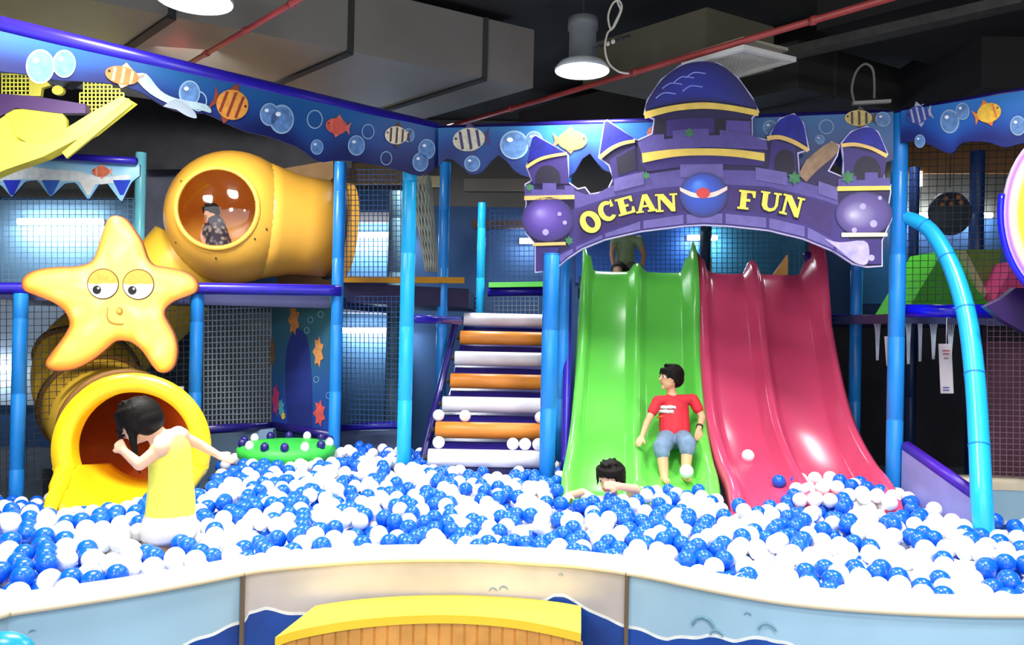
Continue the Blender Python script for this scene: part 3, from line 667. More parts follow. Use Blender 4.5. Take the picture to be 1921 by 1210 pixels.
# round sign cut by the right edge
B = Art(P(1905, 400, 4.1), Vector((-.3, -1, 0)))
rs_ = root('round_sign', P(1905, 400, 4.1), 'big rounded sign with yellow middle and blue rim cut off by the right edge', 'sign')
oc = (2010, 400)
B.radial(ell(2010, 400, 128, 168, 48), oc, [(0, '#f0c428'), (.78, '#f0c428'), (.83, '#e8d0a0'), (.9, '#d8b8a8'), (.95, '#9450c8'), (1, '#a898d8')], .01)
B.layer(ell(2010, 400, 128, 168, 48), pr('rim', '#d8c8f0'), 0, .03)
B.build('sign_face', rs_)
mb = MB(); pts = [onp(2010 + 133 * math.cos(t), 400 + 172 * math.sin(t), P(1905, 400, 4.1), Vector((-.3, -1, 0)).normalized()) for t in np.linspace(1.7, 3.35, 24)]
mb.tube(pts, .016, mat('ultramarine_vinyl', '#1212d8', .25), 12); mb.build('blue_rim', rs_)
mb = MB(); mb.slab([[P(x, y, 4.2) for x, y in [(1905, 540), (1880, 560), (1850, 575), (1880, 600), (1925, 625), (1990, 630), (1990, 540)]]], Vector((0, -1, 0)), .05, mat('plum_vinyl', '#2c1450', .4)); single(mb, 'plum_pad', 'dark plum pad under the big rounded sign at the right edge', 'pad')

# ------------------------------------------------------------------ starfish board
def sdist(p, poly):
    best = 1e9
    for i in range(len(poly)):
        a = poly[i]; b = poly[(i + 1) % len(poly)]; dx, dy = b[0] - a[0], b[1] - a[1]
        t = max(0, min(1, ((p[0] - a[0]) * dx + (p[1] - a[1]) * dy) / (dx * dx + dy * dy + 1e-9)))
        best = min(best, math.hypot(p[0] - a[0] - t * dx, p[1] - a[1] - t * dy))
    return best
# crop scale 3.666, origin (20,390)
star = [(730, 50), (790, 75), (850, 150), (905, 240), (940, 340), (985, 390), (1060, 405), (1170, 425), (1250, 465), (1288, 520), (1278, 575), (1220, 605), (1130, 640), (1070, 690), (1060, 740), (1090, 800), (1130, 880), (1148, 980), (1130, 1080), (1080, 1130), (1020, 1130), (970, 1080), (910, 990), (840, 930), (780, 915), (720, 920), (660, 970), (560, 1050), (440, 1110), (330, 1125), (262, 1110), (238, 1070), (270, 1010), (330, 930), (385, 850), (405, 790), (370, 710), (290, 650), (180, 605), (95, 570), (75, 510), (110, 455), (200, 420), (320, 405), (450, 400), (550, 370), (590, 300), (620, 200), (660, 90), (690, 58)]
star = [(20 + x / 3.666, 390 + y / 3.666) for x, y in star]
star = sm2(star + [star[0]], 3)[:-1]
SN = Vector((.12, -1, 0)).normalized(); SP = P(210, 560, 5.18)
B = Art(SP, SN)
st = root('starfish_board', P(210, 700, 5.18), 'big yellow cartoon starfish board with two eyes on the deck front at left', 'board')
B.layer(star, mat('star_edge', '#8a4a20', .5), 0, .03)
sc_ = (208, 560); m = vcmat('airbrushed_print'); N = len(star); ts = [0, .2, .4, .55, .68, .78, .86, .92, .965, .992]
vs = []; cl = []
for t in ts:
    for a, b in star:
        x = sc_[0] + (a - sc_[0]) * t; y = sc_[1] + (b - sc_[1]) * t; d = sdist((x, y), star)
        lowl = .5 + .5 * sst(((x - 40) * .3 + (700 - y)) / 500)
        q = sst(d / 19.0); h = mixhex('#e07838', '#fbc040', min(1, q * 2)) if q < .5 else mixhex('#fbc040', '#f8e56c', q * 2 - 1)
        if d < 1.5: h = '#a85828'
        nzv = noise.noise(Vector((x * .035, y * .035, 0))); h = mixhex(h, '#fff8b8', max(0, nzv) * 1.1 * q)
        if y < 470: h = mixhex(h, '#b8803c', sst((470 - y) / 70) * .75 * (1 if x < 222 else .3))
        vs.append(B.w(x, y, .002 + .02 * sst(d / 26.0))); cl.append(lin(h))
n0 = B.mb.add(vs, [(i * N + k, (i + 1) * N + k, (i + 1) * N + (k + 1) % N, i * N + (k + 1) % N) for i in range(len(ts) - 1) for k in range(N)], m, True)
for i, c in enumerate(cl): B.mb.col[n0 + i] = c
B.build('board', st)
def eye(cx, cy):
    E = Art(SP, SN); ink = mat('ink', '#101018', .5, 0); o = .024
    E.layer(ell(cx, cy, 30, 29, 30), mat('lid_line', '#6a4418', .5), o, .002)
    E.layer(ell(cx, cy, 28, 27, 30), mat('lid', '#f0a848', .5, .1, 30), o + .002, .002)
    lo = [(cx + 28 * math.cos(t), cy + 27 * math.sin(t)) for t in np.linspace(-.05, PI + .05, 18)]
    lo = lo + [(cx - 14, cy + 1), (cx + 2, cy - 1), (cx + 16, cy)]
    E.layer(lo, mat('eye_white', '#fbf6f0', .4, 0), o + .004, .002)
    eo = E.build('eye', st); E = Art(SP, SN)
    E.layer(ell(cx - 11, cy + 11, 8, 8, 18), ink, o + .006, .002)
    E.layer(ell(cx - 8, cy + 8, 2.2, 2.2, 8), mat('eye_white', '#fbf6f0', .4, 0), o + .0075, .001)
    E.build('pupil', eo)
eye(196, 533); eye(262, 534)
E = Art(SP, SN); nm = mat('nose_line', '#b07a28', .5)
lp = sm2([(204, 578), (203, 595), (208, 605), (220, 609), (234, 609)], 4); E.layer(lp + [(a + 1.5, b - 2.5) for a, b in lp[::-1]], nm, .026, .002)
E.layer(ell(227, 584, 6.5, 7, 16), nm, .026, .002); E.layer(ell(226, 583, 4, 4.4, 16), mat('nose_fill', '#d8b450', .5), .028, .002)
E.build('nose', st)

# ------------------------------------------------------------------ globe tube, spiral and mouth
gc = P(440, 408, 6.45); GR = .526
gt = root('globe_tube', gc - Vector((0, 0, GR)), 'large amber globe tube joint with round clear window above the deck', 'play tube')
wn = Vector((.04, -1, .03)).normalized(); ga = Vector((.9, .42, -.05)).normalized()
mb = MB(); prof = [(GR * math.cos(t), GR * math.sin(t)) for t in np.linspace(math.radians(34.5), PI, 30)]
mb.lathe(gc, wn, prof, M_amber, 48)
mb.build('globe', gt, solid=.012)
mb = MB(); mb.lathe(gc, ga, [(.2, .48), (.32, .45), (.45, .415), (.54, .405), (.78, .402)], M_amber, 40); mb.build('neck', gt, solid=.012)
mb = MB(); mb.lathe(gc, ga, [(.76, .40), (.76, .432), (.82, .432), (.82, .40)], mat('joint_rubber', '#3a3222', .5), 40); mb.lathe(gc, ga, [(.82, .405), (.92, .405)], M_amber, 40); mb.build('flange', gt)
mb = MB(); R1 = GR * math.sin(math.radians(34.5)); h1 = GR * math.cos(math.radians(34.5))
mb.lathe(gc, wn, [(h1 - .006, R1 + .028), (h1 + .012, R1 + .022), (h1 + .016, R1), (h1 + .002, R1 - .012), (h1 - .01, R1)], M_amber, 40); mb.build('window_ring', gt)
gl = bpy.data.materials.new('clear_dome'); gl.use_nodes = True; nt = gl.node_tree; b = nt.nodes['Principled BSDF']
tr = nt.nodes.new('ShaderNodeBsdfTransparent'); mx = nt.nodes.new('ShaderNodeMixShader'); mx.inputs[0].default_value = .1
tr.inputs[0].default_value = (.95, .93, .95, 1)
gs = nt.nodes.new('ShaderNodeBsdfGlossy'); gs.inputs['Roughness'].default_value = .05
nt.links.new(tr.outputs[0], mx.inputs[1]); nt.links.new(gs.outputs[0], mx.inputs[2]); nt.links.new(mx.outputs[0], nt.nodes['Material Output'].inputs[0])
mb = MB(); mb.lathe(gc, wn, [(h1 + .09 * math.cos(t), R1 * math.sin(t)) for t in np.linspace(.001, PI / 2, 10)], gl, 40); mb.build('window_dome', gt)
mb = MB()
for px, py in ((500, 430), (478, 448), (405, 484), (480, 378), (330, 455), (584, 415), (565, 486), (340, 340)):
    d = ray(px, py).normalized(); oc_ = CAMP - gc; bq = d.dot(oc_); disc = bq * bq - (oc_.length_squared - (GR + .006) ** 2)
    if disc > 0: mb = MB(); mb.ball(CAMP + d * (-bq - math.sqrt(disc)), .008, M_dark, 8, 6); mb.build('bolt', gt)

sp = smooth_path([P(362, 478, 6.72), P(335, 510, 6.68), P(285, 570, 6.65), P(215, 630, 6.5), P(170, 670, 6.35), P(162, 715, 6.15), P(190, 772, 5.8), P(232, 804, 5.25), P(247, 842, 4.76)], 8)
tt = root('spiral_tube', Vector((sp[-1].x, 5.6, 0)), 'yellow spiral tube slide descending behind the net to the mouth at left', 'tube slide')
mb = MB(); mb.tube(sp, .37, mat('tube_yellow', '#ffcb3e', .4, .06, 3, transl=.15), 36, cap=False); mb.build('outer_shell', tt)
mb = MB(); mb.tube(sp, .35, M_orange, 36, cap=False); mb.build('lining', tt)
mb = MB()
for i in (22, 34, 46, 56):
    a = sp[i]; t = (sp[i + 1] - sp[i - 1]).normalized(); mb.lathe(a, t, [(-.025, .372), (-.025, .395), (.025, .395), (.025, .372)], mat('joint_brown', '#7a5418', .6), 36)
mb.build('joint_ring', tt)
# mouth
mc = P(247, 842, 4.6); ma = Vector((.16, -1, .0)).normalized(); mu = Vector((1, .16, 0)).normalized(); mw = Vector((0, 0, 1))
mr = root('tube_mouth', Vector((mc.x, mc.y, 0)), 'bright yellow flared slide mouth with orange inside, behind the girl in yellow', 'tube slide')
def ringpt(a, r, f, rz=None): return mc + mu * (math.cos(a) * r) + mw * (math.sin(a) * (rz or r)) + ma * f
mb = MB(); seg = 44; b0_, b1_ = math.radians(-20), math.radians(200)
prof = [(.33, -.12), (.345, -.05), (.345, -.03), (.43, -.03), (.437, -.012), (.43, .008), (.38, .024), (.335, .018), (.325, -.01), (.325, -.12)]
vs = [ringpt(b0_ + (b1_ - b0_) * k / seg, r, f) for r, f in prof for k in range(seg + 1)]
mb.add(vs, [(i * (seg + 1) + k, i * (seg + 1) + k + 1, (i + 1) * (seg + 1) + k + 1, (i + 1) * (seg + 1) + k) for i in range(len(prof) - 1) for k in range(seg)], M_yel)
mb.build('lip', mr)
mb = MB(); sg = 30; NR = 12; vs = []
def trough_pt(u, v):
    a = math.radians(198 + 144 * u); a3 = math.radians(222 + 96 * u); A0 = mc + mu * (math.cos(a3) * .325 - .02) + mw * (math.sin(a3) * .325 + .05) + ma * -.45
    a2 = math.radians(203 + 134 * u); B0 = mc + mu * (math.cos(a2) * .33) + mw * (math.sin(a2) * .27 - .13) + ma * .30
    A1 = mc + mu * (math.cos(a) * .34) + mw * (math.sin(a) * .34) + ma * -.05
    return A0.lerp(A1, v * 2) if v < .5 else A1.lerp(B0, v * 2 - 1)
for j in range(NR + 1):
    for k in range(sg + 1): vs.append(trough_pt(k / sg, j / NR))
mb.add(vs, [(j * (sg + 1) + k, j * (sg + 1) + k + 1, (j + 1) * (sg + 1) + k + 1, (j + 1) * (sg + 1) + k) for j in range(NR) for k in range(sg)], M_yel)
mb.build('trough', mr, solid=.03)
for u in (0, 1):
    mb = MB(); a = math.radians(199 if u == 0 else -19); st_ = ringpt(a, .382, -.005)
    e_ = trough_pt(u, 1); mb.tube(smooth_path([ringpt(a + (-.1 if u == 0 else .1), .385, -.008), st_, st_.lerp(e_, .5) + mw * -.01, e_, e_ + (e_ - st_) * .3], 4), [.055] * 5 + [.05] * 4 + [.04] * 4 + [.034] * 4, M_yel, 14); mb.build('side_lip', mr)

# ------------------------------------------------------------------ underwater printed panel
pa, pb = P(510, 560, 6.55), P(626, 560, 6.05)
dn = (pb - pa); pn = Vector((dn.y, -dn.x, 0)).normalized(); pn = pn if pn.y < 0 else -pn
def p5(A):
    A.layer(sm2([(540, 800), (536, 720), (538, 660), (548, 628), (562, 618), (576, 632), (583, 680), (586, 740), (586, 800)], 3), mat('cave_print', '#22307c', .5, .2, 8), .004, .001)
    for (x, y, w, h, c) in ((552, 600, 12, 30, '#b87840'), (598, 660, 11, 30, '#c88850'), (512, 660, 6, 30, '#7a5a3c'), (518, 750, 8, 32, '#c03c6c'), (600, 775, 12, 26, '#e05a58'), (528, 765, 7, 18, '#50a0b4'), (532, 780, 5, 8, '#d8c048')):
        A.layer([(x + w * (1 if k % 2 else .55) * math.cos(k * PI / 7), y + h * (1 if k % 2 else .7) * math.sin(k * PI / 7)) for k in range(14)], mat('coral_' + c, c, .5, .25, 40), .005, .001)
    for x, y in ((594, 712), (617, 742), (583, 600), (602, 590), (576, 620)): bubble(A, x, y, 5, 6, False)
banner(pa, pb, [(510, 552), (628, 550)], [(510, 797), (628, 812)], 'underwater_panel', 'underwater print panel with dark blue cave arch and corals', cols=('#38605c', '#2a5c84', '#2444a8'), paint=p5)

# green pod mat
gm = root('green_float', P(530, 850, 5.75), 'round green play mat with small blue and white pieces lying on the balls', 'mat')
mb = MB(); c = G(538, 846, .6); 
mb.lathe(Vector((c.x, c.y, .55)), Vector((0, 0, 1)), [(0, .001), (0, .3), (.02, .33), (.07, .34), (.1, .31), (.105, .25), (.08, .001)], mat('lime_mat', '#3ccc48', .5, .15, 12), 28, u=Vector((1, 0, 0))); mb.build('pad', gm)
mb = MB()
for k in range(14):
    a = k * 2 * PI / 14; q = Vector((c.x + .3 * math.cos(a), c.y + .3 * math.sin(a), .665)); mb = MB(); mb.ball(q, .03, M_raild if k % 3 else mat('white_bit', '#f0f4f4', .4), 10, 8, (1, 1, 1.2)); mb.build('piece', gm)

# ------------------------------------------------------------------ climbing rollers
ROLL = [(598, 870, '#9a96a0', 'grey-white roller, topmost of the climbing rollers'), (632, 863, '#c8702c', 'orange roller, highest of the three orange climbing rollers'), (671, 853, '#a8a2b4', 'white roller, second white one down the climbing ramp'),
        (713, 845, '#e08a30', 'orange roller, middle one of the three orange climbing rollers'), (757, 830, '#d8d6e4', 'white roller above the lowest orange climbing roller'), (805, 817, '#e89a34', 'orange roller, lowest of the three orange climbing rollers'), (857, 803, '#f0f0f6', 'white roller at the foot of the ramp, touching the balls')]
rpts = []
for i, (py, px, col, lab) in enumerate(ROLL):
    Y = 7.0 - i * (7.0 - 5.3) / 6; a = P(px, py + 1, Y); b = P(1040, py + 1, Y + .02); b.z = a.z
    xr = P(1035, py, Y).x; b.x = min(b.x, xr)
    r_ = .058
    colr = mat('roller_orange', '#e88c30', .4, .08) if i % 2 else mat('roller_white', '#eeecf4', .4, .04)
    t = root('climbing_roller', (a + b) / 2 - Vector((0, 0, r_)), lab, 'roller', 'soft rollers of the climbing ramp')
    mb = MB(); mb.tube([a, a + (b - a) * .005, a + (b - a) * .5, a + (b - a) * .995, b], [r_ * .9, r_, r_, r_, r_ * .9], colr, 24); mb.build('foam_roll', t)
    mb = MB(); mb.tube([a - (b - a).normalized() * .03, a], .02, M_dark, 10); mb.tube([b, b + (b - a).normalized() * .03], .02, M_dark, 10); mb.build('axle', t)
    rpts.append((a, b))
mb = MB()
for i in range(6):
    (a, b), (c_, d_) = rpts[i], rpts[i + 1]; o_ = Vector((0, .06, -.07))
    mb.add([a + o_, b + o_, d_ + o_, c_ + o_], [(0, 1, 2, 3)], M_raild, False)
(a, b) = rpts[-1]; o_ = Vector((0, .06, -.07)); mb.add([a + o_, b + o_, b + o_ + Vector((0, -.05, -.35)), a + o_ + Vector((0, -.05, -.35))], [(0, 1, 2, 3)], M_raild, False)
single(mb, 'ramp_sheet', 'dark violet vinyl ramp sheet under the climbing rollers', 'ramp', solid=.02)
rail('ramp_rail', [rpts[-1][0] + Vector((-.07, 0, -.2)), rpts[0][0] + Vector((-.07, 0, -.02))], .03, M_raild, 'dark indigo padded rail along the left side of the climbing rollers')
# low barrier net frame right of ladder
rail('side_rail', [P(1066, 525, 6.0), P(1064, 700, 5.7), P(1060, 880, 5.25)], .03, M_rail, 'indigo padded rail hugging the left side of the green slide')

# ------------------------------------------------------------------ slides
GST = [(6.45, 1.96, 1093, 1296), (6.28, 1.93, 1092, 1298), (6.1, 1.68, 1088, 1303), (5.86, 1.22, 1084, 1309), (5.47, .86, 1078, 1319), (5.2, .70, 1073, 1328), (4.95, .60, 1068, 1337), (4.70, .53, 1062, 1347), (4.5, .42, 1058, 1352)]
def slide_rows(ST, sub=5):
    rows = []
    pts = [Vector((P(l, 600, Y).x, P(r, 600, Y).x, 0)) for Y, z, l, r in ST]
    path = smooth_path([Vector((Y, z, 0)) for Y, z, l, r in ST], sub); px_ = smooth_path(pts, sub)
    return [(a.x, a.y, b.x, b.y) for a, b in zip(path, px_)]   # Y, z, xl, xr
GR_ = slide_rows(GST)
PST = [(6.45, 1.96, 1302, 1520), (6.28, 1.93, 1303, 1525), (6.1, 1.66, 1306, 1540), (5.86, 1.26, 1312, 1560), (5.5, .90, 1322, 1586), (5.2, .71, 1336, 1612), (4.9, .59, 1352, 1642), (4.62, .54, 1368, 1668), (4.42, .48, 1376, 1684), (4.28, .38, 1380, 1692)]
PR_ = slide_rows(PST)
def build_slide(name, rows, prof, m, label, wing=.0, wm=None, topwing=(0, 0)):
    t = root(name, Vector(((rows[-1][2] + rows[-1][3]) / 2, rows[-1][0], 0)), label, 'slide')
    mb = MB(); vs = []; K = len(prof)
    for i, (Y, z, xl, xr) in enumerate(rows):
        tl = max(0, 1 - i / 12)
        # lift heights perpendicular to the bed
        j0, j1 = max(i - 1, 0), min(i + 1, len(rows) - 1)
        d = Vector((0, rows[j1][0] - rows[j0][0], rows[j1][1] - rows[j0][1])).normalized(); up = Vector((0, d.z, -d.y)); up = up if up.z > 0 else -up
        for k, (u, h) in enumerate(prof):
            hh = h
            if k in (0, 1): hh = h + topwing[0] * tl
            if k in (K - 2, K - 1): hh = h + topwing[1] * tl
            vs.append(Vector((xl + (xr - xl) * u, Y, z)) + up * hh)
    mb.add(vs, [(i * K + k, i * K + k + 1, (i + 1) * K + k + 1, (i + 1) * K + k) for i in range(len(rows) - 1) for k in range(K - 1)], m)
    o = mb.build('chute', t, solid=.018)
    return t
lane = lambda a, b: [(a + (b - a) * .06, .012), (a + (b - a) * .14, 0), (a + (b - a) * .5, -.004), (a + (b - a) * .86, 0), (a + (b - a) * .94, .012)]
gprof = [(-.005, .02), (0, .12), (.03, .135), (.055, .12)] + lane(.06, .45) + [(.465, .06), (.49, .075), (.515, .06)] + lane(.53, .93) + [(.945, .12), (.975, .135), (1.0, .12), (1.005, .02)]
build_slide('green_slide', GR_, gprof, M_green, 'glossy green double lane slide with a boy in red on it', topwing=(.12, .16))
pprof = [(-.005, .02), (0, .11), (.03, .13), (.06, .11), (.09, .03)] + lane(.10, .44) + [(.455, .09), (.48, .115), (.505, .09)] + lane(.52, .93) + [(.95, .13), (.975, .15), (1.0, .13), (1.005, .0)]
build_slide('pink_slide', PR_, pprof, M_pink, 'glossy pink red double lane slide right of the green one', topwing=(.1, .3))
def side_ok(rows, x, y, z, r):
    """is a ball at (x,y,z) clear of this slide"""
    if y > rows[0][0]: return True
    if y < rows[-1][0] - .03: return True
    for a, b in zip(rows, rows[1:]):
        if b[0] <= y <= a[0]:
            t = (y - b[0]) / (a[0] - b[0] + 1e-9); zz = b[1] + (a[1] - b[1]) * t; xl = b[2] + (a[2] - b[2]) * t; xr = b[3] + (a[3] - b[3]) * t
            if x < xl - r or x > xr + r: return True
            if xl + .05 < x < xr - .05: return z > zz + r * .9
            return z > zz + .15
    return z > rows[-1][1] + r
# dark blue padded edges along pink slide
rail('side_rail', [P(1512, 475, 6.35), P(1536, 540, 6.25), P(1552, 620, 6.1), P(1578, 740, 5.8), P(1610, 835, 5.5)], .032, M_raild, 'dark indigo padded rail curving down the right side of the pink slide')
mb = MB()
mb.slab([[P(x, y, 6.7) for x, y in [(1290, 520), (1312, 520), (1312, 480), (1300, 470)]]], Vector((0, -1, 0)), .04, M_dark); single(mb, 'divider_post', 'dark post between the tops of the two slides', 'post')
mb = MB(); mb.slab([[P(x, y, 7.6) for x, y in [(1322, 540), (1335, 540), (1335, 484), (1322, 492)]]], Vector((0, -1, 0)), .04, mat('marigold', '#f0a830', .5)); single(mb, 'marigold_pad', 'small marigold pad behind the join of the two slides', 'pad')
mb = MB(); mb.slab([[P(x, y, 6.9) for x, y in [(1442, 528), (1478, 528), (1478, 478)]]], Vector((0, -1, 0)), .04, mat('apricot', '#e8a050', .5)); single(mb, 'apricot_pad', 'small apricot triangle pad behind the top right of the pink slide', 'pad')

# ------------------------------------------------------------------ right bay contents
def tri(name, pts, Y, t, m, label):
    mb = MB(); mb.slab([[P(x, y, Y) for x, y in pts]], Vector((0, -1, 0)), t, m); return single(mb, name, label, 'soft block')
tri('soft_wedge', [(1694, 596), (1770, 470), (1878, 596)], 6.0, .5, mat('lime_vinyl', '#58cc30', .5), 'lime green soft wedge behind the net in the right bay')
tri('soft_wedge', [(1785, 468), (1880, 468), (1850, 594), (1840, 594)], 6.25, .3, mat('olive_vinyl', '#708c38', .5), 'olive green soft wedge right of the lime wedge')
tri('soft_strip', [(1795, 470), (1812, 470), (1876, 595), (1860, 595)], 6.15, .05, mat('sand_vinyl', '#d8d0a0', .5), 'pale sand strip leaning between the lime and pink wedges')
tri('soft_wedge', [(1846, 598), (1905, 490), (1968, 598)], 6.0, .5, mat('rose_vinyl', '#e84888', .5), 'pink soft wedge near the right edge')
mb = MB(); c = P(1782, 400, 5.9); n_ = Vector((0, -1, 0)); mb.lathe(c, n_, [(-.03, .001), (-.03, .15), (0, .165), (.02, .15), (.025, .001)], mat('charcoal_disc', '#3a4048', .6), 32)
dr = root('hanging_disc', c - Vector((0, 0, .17)), 'dark hanging disc with orange leaf print in the upper right bay', 'disc')
mb.build('disc', dr)
mb = MB()
for x, y in ((1775, 372), (1785, 382), (1798, 370), (1803, 380), (1768, 384)):
    mb.slab([[P(a, b, 5.865) for a, b in [(x + (6 if k % 2 else 3) * math.cos(k * PI / 5), y + (6 if k % 2 else 3) * math.sin(k * PI / 5)) for k in range(10)]]], n_, .003, mat('leaf_orange', '#c8763c', .6))
mb.build('leaf_print', dr)
mb = MB(); q_ = P(1782, 352, 5.9); mb.tube([q_, Vector((q_.x, q_.y, 3.9))], .004, M_dark, 6); mb.build('cord', dr)
for i, (px, w, h) in enumerate(((1704, 12, 85), (1726, 9, 80), (1751, 18, 76), (1783, 22, 70), (1646, 14, 78))):
    Y = 5.05 if px > 1690 else 5.5; mb = MB(); K = 5
    for k in range(K):
        a = P(px - w / 2 + w * k / (K - 1), 598, Y); b = P(px + (k - 2) * .8, 598 + h, Y); mb.tube(smooth_path([a, a.lerp(b, .3) + Vector(((a.x - b.x) * -.3, 0, 0)), b], 4), .0035, mat('white_cord', '#c4d4e0', .7), 5)
    single(mb, 'hanging_lace', ['leftmost white lace tuft hanging under the right deck, right of the tall pole', 'thin white lace tuft, second right of the tall pole', 'wide white lace tuft in the middle under the right deck', 'white lace tuft above the white card strip', 'pale lace tuft hanging left of the tall pole'][i], 'tassel')
def card(px, py0, py1, w, Y, label):
    t = root('hanging_card', P(px, py1, Y), label, 'card'); mb = MB()
    mb.slab([[P(px - w / 2 + 2, py1, Y), P(px + w / 2 + 2, py1, Y), P(px + w / 2 - 2, py0, Y), P(px - w / 2 - 2, py0, Y)]], Vector((0, -1, 0)), .004, mat('card_paper', '#e4dce0', .6, .05)); mb.build('sheet', t)
    mb = MB(); q_ = P(px, py0, Y); mb.tube([q_, Vector((q_.x, q_.y, 1.64))], .003, MATS['white_cord'], 5); mb.build('string', t)
    if w > 15:
        mb = MB()
        for (y, ww, c) in ((py0 + 12, 14, '#c05058'), (py0 + 18, 12, '#c05058'), (py0 + 26, 8, '#b06a70'), (py1 - 12, 12, '#4a5ab0'), (py1 - 7, 12, '#4a5ab0')):
            mb.slab([[P(px - ww / 2, y + 2, Y - .004), P(px + ww / 2, y + 2, Y - .004), P(px + ww / 2, y, Y - .004), P(px - ww / 2, y, Y - .004)]], Vector((0, -1, 0)), .001, mat('ink' + c, c, .6, 0))
        mb.build('printed_lines', t)
card(1775, 645, 738, 24, 4.95, 'tall white notice card hanging left of the curved cyan pipe')
card(1666, 631, 686, 9, 5.0, 'narrow white card just left of the tall pole under the right deck')
# low barrier at right
a0_, a1_ = P(1692, 838, 4.78), P(1822, 930, 4.12)
bt = root('low_barrier', Vector((a0_.x, a0_.y, 0)), 'low lavender barrier with violet padded top running from the tall pole to the curved pipe', 'barrier')
mb = MB(); nb = Vector(((a1_ - a0_).y, -(a1_ - a0_).x, 0)).normalized(); nb = nb if nb.x < 0 else -nb
mb.slab([[Vector((a0_.x, a0_.y, .2)), Vector((a1_.x, a1_.y, .2)), a1_, a0_]], nb, .06, mat('lavender_pad', '#9c9cdc', .45)); mb.build('panel', bt)
mb = MB(); mb.tube([a0_ - nb * .03, a1_ - nb * .03], .035, mat('violet_pad', '#4a20b0', .35), 14); mb.build('padded_top', bt)

# ------------------------------------------------------------------ front rim wall
RZ = .64
inner_px = [(-160, 1150), (-60, 1125), (5, 1110), (120, 1094), (250, 1075), (350, 1058), (450, 1040), (540, 1030), (640, 1022), (730, 1018), (820, 1017), (910, 1018), (1000, 1023), (1090, 1029), (1180, 1040), (1260, 1053), (1330, 1067), (1420, 1083), (1500, 1094), (1600, 1102), (1700, 1107), (1800, 1110), (1921, 1109), (2050, 1100)]
inner = [G(x, y, RZ) for x, y in inner_px]
inner = smooth_path(inner, 4)
RW = [.185] * len(inner)
def offs(path, w):
    out = []
    for i, p in enumerate(path):
        t = (path[min(i + 1, len(path) - 1)] - path[max(i - 1, 0)]); n_ = Vector((t.y, -t.x, 0)).normalized(); n_ = n_ if n_.y < 0 else -n_
        out.append(p + n_ * w)
    return out
outer = offs(inner, .165); mid = offs(inner, .147)
def pxx(p):
    v = RM.transposed() @ (p - CAMP); return W / 2 + FPX * v.x / -v.z
WT = [(-200, 1260), (0, 1240), (200, 1240), (330, 1222), (390, 1196), (462, 1168), (470, 1150), (500, 1146), (545, 1152), (600, 1160), (1000, 1140), (1040, 1118), (1060, 1122), (1090, 1136), (1130, 1160), (1180, 1178), (1205, 1186), (1255, 1202), (1300, 1198), (1330, 1196), (1380, 1204), (1440, 1200), (1480, 1212), (1540, 1240), (2100, 1260)]
def wave_at(px, p):
    return P(px, interp(px, WT), p.y).z + .004 * math.sin(px * .09)
M_ml = mat('mural_sky', '#a9cfe6', .35, .1, 2); M_mm = mat('mural_reflection', '#c9c4c4', .3, .18, 2.5); M_mf = mat('mural_foam', '#eef6f8', .4, .1, 20); M_md = mat('mural_sea', '#1c4ea8', .35, .25, 4); M_cap = mat('joint_strip', '#6c5c48', .5)  # beige-grey of the middle section is reflected light put into the colour
segs = [('leftmost section of the pale blue mural rim wall, nearest the left edge', -400, 465), ('middle curved rim wall section, reflections put into its colour, behind the yellow step', 465, 1180), ('right section of the pale blue mural rim wall, sweeping to the right edge', 1180, 4000)]
